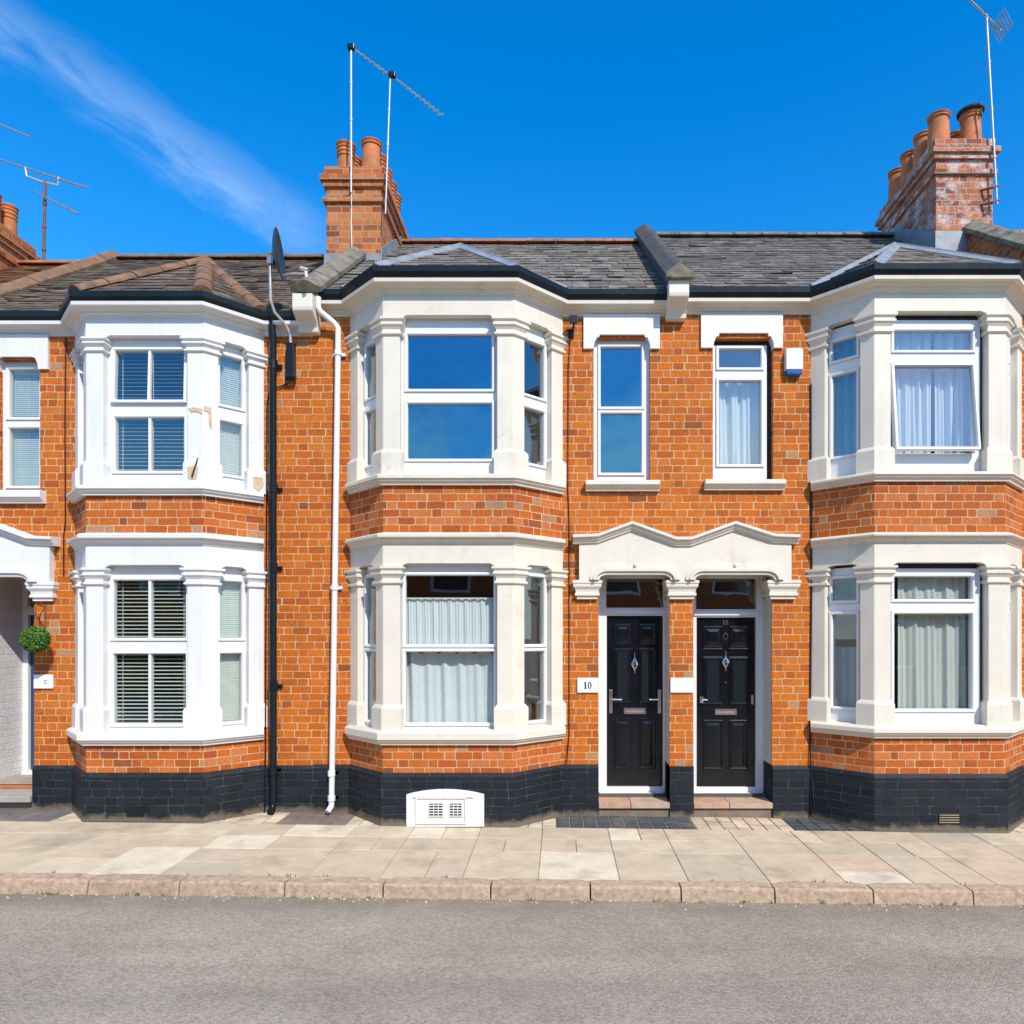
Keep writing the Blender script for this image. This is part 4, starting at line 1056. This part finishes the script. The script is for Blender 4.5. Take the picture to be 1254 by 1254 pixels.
blind((wx[0] + .04, 0), (wx[1] - .04, 0), Z(597), Z(450), .021, R(60), 'pale closed blind in the single upper window above the arched porch', .15)
# curtains
yC = -.27
wave_sheet('net_curtain', X(497, yC), X(606, yC), Z(797, yC), Z(733, yC), yC, M['net'], 13, .010, 'white gathered net cafe curtain across the upper sash of the lower cream bay', seed=3)
wave_sheet('net_curtain', X(497, yC), X(606, yC), Z(890, yC), Z(799, yC), yC + .03, M['net'], 5, .016, 'bluish net curtain with scalloped top filling the lower sash above the cellar cover', seed=8, ragged=.03)
m = MB(); m.tube([(X(495, yC), yC - .02, Z(733, yC)), (X(608, yC), yC - .02, Z(733, yC))], .008); tag(m.build('curtain_rod', M['plaque'], None, base=(X(550, yC), yC, Z(733, yC))), 'thin white rod carrying the net cafe curtain', 'curtain rod')
wave_sheet('curtain', X(1100, yC), X(1208, yC), Z(872, yC), Z(700, yC), yC + .02, M['curtain'], 6.3, .022, 'pale grey-green pleated curtain closed across the lower wide window of the cream bay', seed=5)
wave_sheet('curtain', X(1094, yC), X(1142, yC), Z(557, yC), Z(405, yC), yC + .04, M['curtain_white'], 4, .03, 'white curtain hanging left of the gap behind the open casement', seed=11, ragged=.02)
wave_sheet('curtain', X(1147, yC), X(1203, yC), Z(557, yC), Z(405, yC), yC + .05, M['curtain_white'], 4, .035, 'white curtain hanging right of the gap behind the open casement', seed=12, ragged=.02)
wave_sheet('curtain', nd[0] + .05, nd[1] - .1, Z(572, .2), Z(455, .2), .20, M['curtain_white'], 3.2, .035, 'white curtain behind the single upper window beside the alarm box', seed=14, ragged=.05)
p, q = bay_seg(D, 'L')
def obl_curtain(p, q, z0, z1, mat, label, back, folds, seed):
    m = MB(); dx, dy = q[0] - p[0], q[1] - p[1]; L = math.hypot(dx, dy); u = (dx / L, dy / L); n = (u[1], -u[0]); rnd = random.Random(seed); ph = rnd.uniform(0, 6)
    idx = []
    for j in range(14):
        row = []
        for i in range(41):
            s = L * i / 40; w = -back + .02 * math.sin(6.283 * folds * i / 40 + ph) + .008 * math.sin(15 * i / 40 + j * .2)
            row.append(m.pt((p[0] + u[0] * s + n[0] * w, p[1] + u[1] * s + n[1] * w, z0 + (z1 - z0) * j / 13)))
        idx.append(row)
    for j in range(13):
        for i in range(40): m.face((idx[j][i], idx[j][i + 1], idx[j + 1][i + 1], idx[j + 1][i]))
    tag(m.build('curtain', mat, None, smooth=True, base=(p[0], p[1], z0), recalc=False), label, 'curtain')
obl_curtain(p, q, 3.45, 4.9, M['voile'], 'blue-grey curtain in the upper narrow angled pane beside the alarm box', .17, 3, 2)
obl_curtain(p, q, 1.02, 1.75, M['voile'], 'pale half curtain low in the narrow angled pane beside the door marked 10', .17, 3, 4)
p, q = bay_seg(Cc, 'L')
obl_curtain(p, q, 3.42, 4.88, M['curtain'], 'cream curtain edge in the upper angled pane beside the white drainpipe', .20, 3, 5)
obl_curtain(p, q, .98, 2.5, M['curtain'], 'cream curtain edge in the lower angled pane beside the white drainpipe', .20, 3, 6)

def aerial_rods(mb, a, b, n, l0, l1, axis, r=.0035):
    a, b, axis = Vector(a), Vector(b), Vector(axis).normalized()
    for k in range(n):
        t = (k + .5) / n; c = a + (b - a) * t; l = l0 + (l1 - l0) * t
        mb.tube([tuple(c - axis * l / 2), tuple(c + axis * l / 2)], r, 6)
def aerial(base, top, rm, mmat, booms, label, extra=None):
    h = empty('tv_aerial', base, label, 'aerial', 'television aerials on the rooftops')
    m = MB(); m.tube([base, top], rm, 10)
    for t in (.25, .5, .75):
        c = Vector(base).lerp(Vector(top), t); m.lathe(tuple(c), [(rm, -.02), (rm * 1.35, -.016), (rm * 1.35, .016), (rm, .02)], 10)
    m.build('mast', mmat, h, smooth=True)
    for (a, b, n, l0, l1, axis, rb) in booms:
        m = MB(); m.tube([a, b], rb, 8); bo = m.build('boom', M['mast'] if rb > .011 else M['alu'], h, smooth=True)
        m = MB(); aerial_rods(m, a, b, n, l0, l1, axis); m.build('element', M['alu'], bo)
    if extra: extra(h)
    return h
y1 = 1.40; y2 = 2.05
p_ = lambda px, py, y: (X(px, y), y, Z(py, y))
def clampbox(px, py, y, r=.03):
    def f(h):
        m = MB(); c = p_(px, py, y); m.box(c[0] - r * 1.4, c[0] + r * 1.4, c[1] - r, c[1] + r, c[2] - r, c[2] + r); m.build('clamp', M['black'], h, bevel=.006)
    return f
aerial(p_(430, 236, y1), p_(430, 57, y1), .0125, M['mast'], [(p_(428, 56, y1), p_(481, 95, y1 + .25), 9, .06, .12, (.5, .6, .6), .0095)], 'tall white-masted aerial in front of the middle stack, boom sloping down', clampbox(430, 58, y1))
aerial(p_(472, 262, y2 - .75), p_(478, 92, y2 - .75), .010, M['mast'], [(p_(474, 88, y2 - .75), p_(542, 142, y2 - .5), 12, .05, .14, (.5, .6, .6), .0095)], 'shorter grey-masted aerial at the side of the middle stack, long boom sloping down', clampbox(480, 92, y2 - .75))
y3 = 1.38
def reflector(h):
    m = MB(); c = Vector(p_(1226, 30, y3))
    for k in range(7): m.tube([tuple(c + Vector((-.04 + k * .016, -.14, .07 - k * .03))), tuple(c + Vector((-.04 + k * .016, .14, .07 - k * .03)))], .004, 6)
    for k in range(7): m.tube([tuple(c + Vector((-.05, -.14 + k * .045, .085))), tuple(c + Vector((.06, -.14 + k * .045, -.12)))], .0035, 6)
    m.build('reflector', M['alu'], h)
    m = MB()
    for zz, l in ((57, .12), (83, .08)):
        q = p_(1211, zz, y3); m.tube([(q[0] - l / 2, q[1], q[2] - .04), (q[0] + .02, q[1], q[2] + .03)], .008, 6)
    for zz in (228, 246):
        q = p_(1220, zz, y3); m.tube([(q[0] - .14, q[1] + .08, q[2]), (q[0] - .05, q[1] - .02, q[2] - .03), (q[0] + .03, q[1], q[2] + .01)], .014, 8)
    m.build('bracket', M['rustmast'], h)
aerial(p_(1221, 250, y3), p_(1208, 18, y3), .0125, M['mast'], [(p_(1184, -4, y3 - .1), p_(1226, 38, y3 + .1), 14, .16, .30, (.55, .75, .35), .012)], 'leaning aerial with grid reflector strapped to the whitewashed stack', reflector)
y4 = 2.62
def cradle(h):
    m = MB(); a, b, c, d = p_(31, 205, y4), p_(33, 216, y4), p_(71, 227, y4), p_(72, 217, y4); m.tube([a, b, p_(52, 223, y4), c, d], .014, 8); m.build('cradle', M['mast'], h)
aerial(p_(53, 334, y4), p_(55.5, 222, y4), .020, M['rustmast'], [(p_(-1, 195, y4), p_(106, 230, y4), 18, .10, .22, (.25, .8, .5), .011), (p_(43, 235, y4 - .05), p_(96, 262, y4 - .05), 16, .05, .10, (.3, .8, .5), .010)], 'rusty-masted aerial with two booms on the brown-tiled roof', cradle)
aerial(p_(-30, 330, y4), p_(-28, 140, y4), .018, M['rustmast'], [(p_(-45, 133, y4), p_(37, 168, y4), 16, .08, .12, (.25, .8, .5), .011)], 'aerial whose mast is cut off, only a short dark boom tip showing')

# satellite dish
yd = -.26
dish = empty('satellite_dish', p_(356, 462, -.05), 'dark satellite dish seen edge-on, on a bent pole above the black drainpipe', 'satellite dish')
m = MB(); c = Vector(p_(342, 312, yd)); ax = Vector((.96, .17, .10)).normalized(); s1 = ax.cross(Vector((0, 0, 1))).normalized(); s2 = s1.cross(ax)
rs = []
for q, w in ((.001, -.055), (.08, -.05), (.16, -.03), (.225, -.006), (.242, .004), (.245, .012), (.238, .012), (.22, .002), (.16, -.02), (.08, -.04), (.001, -.046)):
    rs.append([tuple(c + ax * w + s1 * math.cos(2 * math.pi * k / 32) * q * .92 + s2 * math.sin(2 * math.pi * k / 32) * q) for k in range(32)])
m.rings(rs); m.build('reflector', M['dish'], dish, smooth=True)
m = MB(); m.tube([p_(331, 312, yd), p_(331, 345, yd), p_(331.5, 368, yd), p_(336, 382, yd * .8), p_(350, 398, -.12), p_(355, 408, -.08), p_(356, 420, -.07)], .014, 10); m.build('pole', M['mast'], dish, smooth=True)
m = MB(); m.tube([p_(331, 310, yd), tuple(c - ax * .05)], .03, 10); m.box(*(lambda q: (q[0] - .03, q[0] + .03, q[1] - .03, q[1] + .03, q[2] - .05, q[2] + .03))(p_(332, 318, yd))); m.build('clamp', M['alu'], dish)
m = MB(); tip = p_(373, 335, yd - .12); m.tube([tuple(c - s2 * 0 + Vector((.0, 0, -.21))), tuple(Vector(tip) + Vector((-.12, 0, .0))), tip], .009, 8)
m.tube([(tip[0] - .04, tip[1], tip[2] + .05), (tip[0] + .03, tip[1], tip[2] + .03)], .022, 10); m.tube([(tip[0] + .01, tip[1], tip[2] + .03), (tip[0] + .02, tip[1], tip[2] - .04)], .018, 10); m.build('receiver_arm', M['mast'], dish)
m = MB(); q = p_(356, 440, -.06); m.box(q[0] - .045, q[0] + .035, -.075, -.0, q[2] - .17, q[2] + .17); m.tube([(q[0] - .05, -.06, q[2] - .18), (q[0] + .05, -.06, q[2] - .18)], .035, 8); m.build('wall_mount', M['black'], dish, bevel=.008)
# alarm box
q = (X(972, -.04), Z(462), Z(429))
al = empty('alarm_box', (q[0], 0, q[1]), 'white burglar alarm box with blue base on the brick beside the cream bay', 'alarm box')
m = MB(); m.loft([(q[0] - .085, -.075), (q[0] + .085, -.075), (q[0] + .085, -.002), (q[0] - .085, -.002)], [(-.003, q[1] + .055), (0, q[1] + .06), (0, q[2] - .02), (-.02, q[2])]); m.build('casing', M['plaque'], al, bevel=.008)
m = MB(); m.loft([(q[0] - .08, -.07), (q[0] + .08, -.07), (q[0] + .08, -.004), (q[0] - .08, -.004)], [(-.012, q[1]), (-.002, q[1] + .012), (0, q[1] + .054)]); m.build('strobe_lens', M['bluelens'], al, bevel=.005)
# floodlight by the middle bay
q = p_(703, 393, -.1)
fl = empty('floodlight', (q[0], 0, q[2] - .05), 'small black floodlight under the eaves between middle bay and single window', 'floodlight')
m = MB(); m.hexa([(q[0] - .05, -.16, q[2] - .045), (q[0] + .04, -.16, q[2] - .045), (q[0] + .03, -.07, q[2] - .02), (q[0] - .04, -.07, q[2] - .02), (q[0] - .05, -.14, q[2] + .045), (q[0] + .04, -.14, q[2] + .045), (q[0] + .03, -.06, q[2] + .03), (q[0] - .04, -.06, q[2] + .03)]); m.build('lamp_head', M['black'], fl, bevel=.006)
m = MB(); m.tube([(q[0], -.08, q[2]), (q[0] - .01, -.03, q[2] - .06), (q[0] - .03, -.002, q[2] - .09)], .012, 8); m.box(q[0] - .06, q[0] + .0, -.03, -.0005, q[2] - .13, q[2] - .06); m.build('bracket', M['black'], fl)
# cables
def cable(pts, r, label, mat='black'):
    m = MB(); m.tube(pts, r, 6); tag(m.build('cable', M[mat], None, base=pts[-1]), label, 'cable', 'cables clipped to the brickwork')
cable([p_(699, 404, -.01), p_(696, 450, -.01), p_(695.5, 600, -.01), p_(697, 640, -.01), p_(697, 900, -.01), p_(694, 935, -.035)], .005, 'thin cable dropping from the floodlight down beside the middle bay')
cable([p_(80.5, 414, -.01), p_(79.5, 520, -.01), p_(80, 640, -.01), p_(78, 655, -.01), p_(78, 705, -.01)], .006, 'thin black cable down the brick between single window and white bay')
cable([p_(352, 470, -.02), p_(330, 478, -.02), p_(327, 495, -.02), p_(326.5, 640, -.02), p_(325.5, 800, -.02), p_(325, 930, -.02), p_(324, 1000, -.05)], .007, 'black cable from the dish running beside the black drainpipe')
cable([p_(993, 470, -.012), p_(993, 600, -.012), p_(994, 700, -.012), p_(992, 900, -.012), p_(993, 1000, -.05)], .007, 'black cable in the corner beside the bay below the alarm box')
cable([p_(430, 232, y1), p_(430.5, 255, y1 + .04), p_(430, 275, y1 + .045), p_(431, 306, y1 + .045)], .006, 'pale aerial lead running down the face of the middle stack', 'whitepipe')
# plaques
def plaque(x0, x1, z0, z1, label, text=None, mark=False, y=0.):
    r = empty('house_plaque', ((x0 + x1) / 2, y, z0), label, 'plaque', 'white plaques beside the doors')
    m = MB(); m.box(x0, x1, y - .022, y - .001, z0, z1); m.build('plate', M['plaque'], r, bevel=.003)
    m = MB()
    if text: digits(m, text, (x0 + x1) / 2 - .04, (z0 + z1) / 2 - .034, .068, y - .0225); m.build('number', M['ink'], r)
    if mark:
        cx, cz = (x0 + x1) / 2 + .03, (z0 + z1) / 2
        m.box(cx - .015, cx + .015, y - .0245, y - .0225, cz - .018, cz - .012); m.box(cx - .015, cx - .009, y - .0247, y - .0225, cz - .018, cz + .016); m.box(cx - .009, cx + .012, y - .0249, y - .0225, cz + .010, cz + .016); m.build('mark', M['alu'], r)
plaque(X(707), X(732.5), Z(848), Z(830), 'white plaque lettered 10 on the brick pier beside the left black door', '10')
plaque(X(820) + .006, X(849) - .004, Z(848), Z(830), 'blank white plaque on the brick pier between the two black doors')
plaque(X(42) + .008, X(66), Z(843), Z(826), 'white plaque with small grey mark below the topiary ball', mark=True)
# hanging topiary ball
yb = -.24; c = Vector(p_(43, 783, yb)); rb = .125
tb = empty('topiary_ball', (c.x, 0, c.z - rb), 'round clipped box ball hanging from an iron bracket beside the porch', 'plant')
m = MB(); rnd = random.Random(4)
for k in range(2600):
    z = rnd.uniform(-1, 1); a = rnd.uniform(0, 6.283); s = math.sqrt(1 - z * z); d = Vector((s * math.cos(a), s * math.sin(a), z))
    p = c + d * rb * rnd.uniform(.84, 1.03); t = d.cross(Vector((rnd.uniform(-1, 1), rnd.uniform(-1, 1), rnd.uniform(-1, 1)))).normalized(); b2 = (d * rnd.uniform(.1, .9) + d.cross(t) * rnd.uniform(-1, 1)).normalized()
    l, w = rnd.uniform(.009, .016), rnd.uniform(.005, .008); g = rnd.uniform(.55, 1.25)
    m.tint = (.085 * g, .19 * g, .022 * g)
    m.poly([tuple(p - b2 * l), tuple(p + t * w), tuple(p + b2 * l), tuple(p - t * w)])
m.tint = (.02, .04, .008); m.lathe(tuple(c), [(rb * .9 * math.sin(math.pi * k / 12) + .001, -rb * .9 * math.cos(math.pi * k / 12)) for k in range(13)], 18)
m.build('foliage', M['leaf'], tb)
m = MB(); bx = X(56)
m.tube([(bx, -.005, Z(741)), (bx, -.005, Z(772))], .007, 6); m.tube([(bx, -.005, Z(743)), (bx + .0, -.12, Z(741)), (c.x + .01, yb, Z(741, yb))], .007, 6); m.tube([(bx, -.005, Z(770)), (bx, -.09, Z(760)), (bx - .02, -.20, Z(743))], .006, 6); m.build('bracket', M['rustmast'], tb)
m = MB()
for dx in (-.05, .05): m.tube([(c.x + .01, yb, Z(741, yb)), (c.x + dx * .3, yb, c.z + rb * .95)], .003, 5)
m.build('chain', M['rustmast'], tb)

# ================================================================ ground
m = MB(); rows = [(-.82, -.46), (-1.185, -.822), (-1.84, -1.188)]
pal = [(.52, .42, .295), (.51, .41, .285), (.475, .395, .28), (.57, .47, .335), (.53, .41, .285), (.45, .375, .27), (.55, .445, .315), (.64, .55, .41), (.52, .41, .285), (.50, .40, .285), (.53, .43, .30)]
rnd = random.Random(21)
def slab(mb, x0, x1, y0, y1, tint, dz=0., th=.05, bev=.004):
    mb.tint = tint; j = [rnd.uniform(-.002, .002) for _ in range(4)]
    P = [(x0, y0), (x1, y0), (x1, y1), (x0, y1)]; cx, cy = (x0 + x1) / 2, (y0 + y1) / 2
    top = [(p[0] + (bev if p[0] < cx else -bev), p[1] + (bev if p[1] < cy else -bev), ground(*p) + dz + j[i]) for i, p in enumerate(P)]
    mid = [(p[0], p[1], ground(*p) + dz + j[i] - bev) for i, p in enumerate(P)]
    bot = [(p[0], p[1], ground(*p) + dz - th) for p in P]
    mb.rings([bot, mid, top])
x = -13.0
while x < 13:
    w = rnd.uniform(.48, .64); gp = .0025
    for (y0, y1) in rows:
        r = rnd.random()
        if (y1 - y0) > .5 and r < .22:
            t = rnd.uniform(.35, .65); ym = y0 + (y1 - y0) * t
            slab(m, x + gp, x + w - gp, y0, ym - .003, rnd.choice(pal)); slab(m, x + gp, x + w - gp, ym + .003, y1, rnd.choice(pal))
        elif r < .30:
            t = rnd.uniform(.4, .6); xm = x + w * t
            slab(m, x + gp, xm - .003, y0, y1, rnd.choice(pal)); slab(m, xm + .003, x + w - gp, y0, y1, rnd.choice(pal))
        else: slab(m, x + gp, x + w - gp, y0, y1, rnd.choice(pal))
    x += w
# strip of small setts along the walls
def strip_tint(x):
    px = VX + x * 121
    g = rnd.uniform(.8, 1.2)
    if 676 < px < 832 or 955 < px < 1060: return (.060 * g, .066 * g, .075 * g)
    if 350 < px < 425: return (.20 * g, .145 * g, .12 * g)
    if px < 90: return (.145 * g, .135 * g, .125 * g)
    if 832 < px < 955: return (.52 * g, .40 * g, .29 * g)
    return (.56 * g, .46 * g, .33 * g)
x = -13.0
while x < 13:
    w = .135; yy = -.455
    while yy < .0: slab(m, x + .005, x + w - .005, yy + .004, yy + .107, strip_tint(x), -.003); yy += .111
    x += w
tag(m.build('pavement', M['flag'], None), kind='structure')
m = MB()
m.poly([(-40, -1.90, ground(-40, -1.9) - .008), (40, -1.90, ground(40, -1.9) - .008), (40, .3, ground(40, 0) - .008), (-40, .3, ground(-40, 0) - .008)])
tag(m.build('pavement_bedding', M['dirt'], None), kind='structure')
# kerb
m = MB(); x = -13.0; rnd = random.Random(5)
while x < 13:
    w = rnd.uniform(.66, .92); g = rnd.uniform(.88, 1.1); m.tint = (.43 * g, .31 * g, .215 * g); y0, y1 = -1.995, -1.846
    rs = []
    a, b = x + .006, x + w - .006; n = 8
    prof = [(y1, -.25), (y1, .006), (y1 - .02, .009), (y0 + .018, .006), (y0 + .006, .001), (y0 + .001, -.013), (y0 - .004, -.12), (y0 - .002, -.25)]
    for k in range(n + 1):
        xx = a + (b - a) * k / n; e = .012 if k in (0, n) else 0
        rs.append([(xx, yy + (e if q in (3, 4, 5) else 0) + rnd.uniform(-.002, .002), ground(xx, -1.9) + zz - (e * .7 if q in (1, 2, 3, 4) else 0) + rnd.uniform(-.0015, .0015)) for q, (yy, zz) in enumerate(prof)])
    m.rings(rs); x += w
tag(m.build('kerb', M['kerb'], None), kind='structure')
m = MB(); RZ = lambda x: ground(x, -2.0) - .098
m.poly([(-14, -60, RZ(-14) - .0), (14, -60, RZ(14)), (14, -1.9, RZ(14)), (-14, -1.9, RZ(-14))])
m.poly([(14, -60, RZ(14)), (80, -60, RZ(14)), (80, -1.9, RZ(14)), (14, -1.9, RZ(14))]); m.poly([(-80, -60, RZ(-14)), (-14, -60, RZ(-14)), (-14, -1.9, RZ(-14)), (-80, -1.9, RZ(-14))])
tag(m.build('road', M['road'], None), kind='structure')
m = MB(); m.poly([(-600, -600, -.6), (600, -600, -.6), (600, 600, -.6), (-600, 600, -.6)]); tag(m.build('ground', M['dirt'], None), kind='structure')
# grit and small weeds in the gutter
m = MB(); rnd = random.Random(9)
for k in range(260):
    x = rnd.uniform(-5, 5); y = -2.005 - abs(rnd.gauss(0, .05)); r = rnd.uniform(.003, .009); z = RZ(x)
    g = rnd.choice([(.55, .50, .42), (.35, .26, .15), (.45, .38, .30), (.2, .2, .1)]); m.tint = g
    m.hexa([(x - r, y - r, z), (x + r, y - r * .6, z), (x + r * .8, y + r, z), (x - r * .7, y + r, z), (x - r * .6, y - r * .6, z + r), (x + r * .5, y - r * .4, z + r), (x + r * .5, y + r * .5, z + r), (x - r * .5, y + r * .6, z + r)])
tag(m.build('grit', M['flag'], None), 'loose grit and leaf crumbs lying along the kerb', 'grit', kind='stuff')

m = MB(); rnd = random.Random(31)
for k in range(70):
    cx, cy = (rnd.uniform(-5.2, 5.2), -2.004 - abs(rnd.gauss(0, .008))) if rnd.random() < .7 else (rnd.uniform(-5.2, 5.2), -1.842)
    z = RZ(cx) if cy < -1.95 else ground(cx, cy) - .004
    for q in range(rnd.randint(3, 8)):
        a = rnd.uniform(0, 6.28); l = rnd.uniform(.012, .034); x0, y0 = cx + rnd.gauss(0, .018), cy + rnd.gauss(0, .004); w = .0025; g = rnd.uniform(.6, 1.3)
        m.tint = (.10 * g, .13 * g, .03 * g)
        tx, ty = math.cos(a) * l * .6, math.sin(a) * l * .5
        m.poly([(x0 - w, y0, z), (x0 + w, y0, z), (x0 + tx * .5 + w * .7, y0 + ty * .5, z + l * .7), (x0 + tx, y0 + ty, z + l), (x0 + tx * .5 - w * .7, y0 + ty * .5, z + l * .7)])
tag(m.build('weeds', M['leaf'], None, recalc=False), 'tiny weeds growing from the kerb and paving joints', 'weeds', kind='stuff')

# ================================================================ light, sky, camera
to_sun = Vector((.55, -1., 1.0)).normalized()
el = math.asin(to_sun.z); rot = math.atan2(to_sun.x, to_sun.y)
sl = bpy.data.lights.new('sun', 'SUN'); sl.energy = 3.4; sl.angle = R(.53); sl.color = (1., .95, .86)
so = bpy.data.objects.new('sun', sl); COL.objects.link(so); so.rotation_euler = (-to_sun).to_track_quat('-Z', 'Y').to_euler(); so.location = to_sun * 60
W = bpy.data.worlds.new('World'); S.world = W; W.use_nodes = True; nt = W.node_tree; nt.nodes.clear()
def wn(typ, ins=None, **kw):
    nd = nt.nodes.new(typ)
    for k, v in kw.items(): setattr(nd, k, v)
    for k, v in (ins or {}).items():
        if hasattr(v, 'is_output'): nt.links.new(v, nd.inputs[k])
        else: nd.inputs[k].default_value = v
    return nd
def wm(op, a, b=None):
    ins = {0: a}
    if b is not None: ins[1] = b
    return wn('ShaderNodeMath', ins, operation=op).outputs[0]
sky = wn('ShaderNodeTexSky', sky_type='NISHITA', sun_disc=False, sun_elevation=el, sun_rotation=rot, air_density=1.0, dust_density=.3, ozone_density=3.5, altitude=200)
hs = wn('ShaderNodeHueSaturation', {'Hue': .502, 'Saturation': 1.40, 'Value': 1.30, 'Color': sky.outputs[0]})
tc = wn('ShaderNodeTexCoord').outputs['Generated']; sp = wn('ShaderNodeSeparateXYZ', {0: tc})
yy = wm('MAXIMUM', sp.outputs[1], .02); a = wm('DIVIDE', sp.outputs[0], yy); b = wm('DIVIDE', sp.outputs[2], yy)
# wisp along the line (-.80,.87) -> (-.33,.55) in (x/y, z/y)
dx, dz = .47, -.32; Lw = math.hypot(dx, dz); dx /= Lw; dz /= Lw
s = wm('ADD', wm('MULTIPLY', wm('ADD', a, .80), dx), wm('MULTIPLY', wm('SUBTRACT', b, .87), dz))
t = wm('ADD', wm('MULTIPLY', wm('ADD', a, .80), -dz), wm('MULTIPLY', wm('SUBTRACT', b, .87), dx))
cv = wn('ShaderNodeCombineXYZ', {0: wm('MULTIPLY', s, 2.2), 1: wm('MULTIPLY', t, 9.), 2: 3.1}).outputs[0]
n1 = wn('ShaderNodeTexNoise', {'Vector': cv, 'Scale': 2.2, 'Detail': 8., 'Roughness': .62, 'Distortion': .6}).outputs['Fac']
tt = wm('ADD', t, wm('MULTIPLY', wm('SUBTRACT', n1, .5), .10))
band = wn('ShaderNodeMapRange', {0: wm('ABSOLUTE', tt), 1: .058, 2: .0, 3: 0., 4: 1.}, interpolation_type='SMOOTHSTEP').outputs[0]
lng = wn('ShaderNodeMapRange', {0: s, 1: .50, 2: .62, 3: 1., 4: 0.}, interpolation_type='SMOOTHSTEP').outputs[0]
front = wm('GREATER_THAN', sp.outputs[1], .05)
nn = wn('ShaderNodeMapRange', {0: n1, 1: .30, 2: .72, 3: .1, 4: 1.}).outputs[0]
wisp = wm('MULTIPLY', wm('MULTIPLY', wm('MULTIPLY', band, lng), nn), wm('MULTIPLY', front, .17))
# scattered fair-weather cloud behind the photographer
n2 = wn('ShaderNodeTexNoise', {'Vector': tc, 'Scale': 3.2, 'Detail': 9., 'Roughness': .58}).outputs['Fac']
cm = wn('ShaderNodeMapRange', {0: n2, 1: .44, 2: .60, 3: 0., 4: .55}, interpolation_type='SMOOTHSTEP').outputs[0]
cm = wm('MULTIPLY', cm, wm('LESS_THAN', sp.outputs[1], -.05))
low = wn('ShaderNodeMapRange', {0: sp.outputs[2], 1: .36, 2: .22, 3: 0., 4: 1.}, interpolation_type='SMOOTHSTEP').outputs[0]
cm = wm('MULTIPLY', cm, low)
# added unseen bright cloud, high on the sunny side, as neutral fill light
hi = wn('ShaderNodeMapRange', {0: sp.outputs[2], 1: .46, 2: .70, 3: 0., 4: .45}, interpolation_type='SMOOTHSTEP').outputs[0]
hs_ = wn('ShaderNodeMapRange', {0: sp.outputs[1], 1: .25, 2: -.15, 3: 0., 4: 1.}, interpolation_type='SMOOTHSTEP').outputs[0]
hn = wn('ShaderNodeMapRange', {0: n2, 1: .35, 2: .62, 3: .35, 4: 1.}).outputs[0]
fac = wm('MAXIMUM', wm('MAXIMUM', wisp, cm), wm('MULTIPLY', wm('MULTIPLY', hi, hs_), hn))
hz = wn('ShaderNodeMapRange', {0: sp.outputs[2], 1: .02, 2: .26, 3: .85, 4: 0.}, interpolation_type='SMOOTHSTEP').outputs[0]
hzc = wn('ShaderNodeMix', {0: wm('MULTIPLY', hz, hs_), 6: hs.outputs[0], 7: (2.1, 3.3, 4.6, 1)}, data_type='RGBA').outputs[2]
mx = wn('ShaderNodeMix', {0: fac, 6: hzc, 7: (7.0, 7.6, 7.0, 1)}, data_type='RGBA')
bg = wn('ShaderNodeBackground', {'Color': mx.outputs[2], 'Strength': .15}); ow = wn('ShaderNodeOutputWorld', {0: bg.outputs[0]})

cam = bpy.data.cameras.new('camera'); cam.sensor_width = 36; cam.sensor_fit = 'HORIZONTAL'; cam.lens = FPX / 1254 * 36
cam.shift_x = (627 - VX) / 1254; cam.shift_y = (VY - 627) / 1254; cam.clip_end = 2000; cam.clip_start = .05
co = bpy.data.objects.new('camera', cam); COL.objects.link(co); co.location = (0, -CY, CH); co.rotation_euler = (R(90), 0, 0); S.camera = co
S.view_settings.view_transform = 'Standard'; S.view_settings.look = 'None'; S.view_settings.exposure = .5; S.view_settings.gamma = 1
S.cycles.max_bounces = 6; S.cycles.transparent_max_bounces = 12; S.cycles.caustics_reflective = False; S.cycles.caustics_refractive = False
S.cycles.use_denoising = True
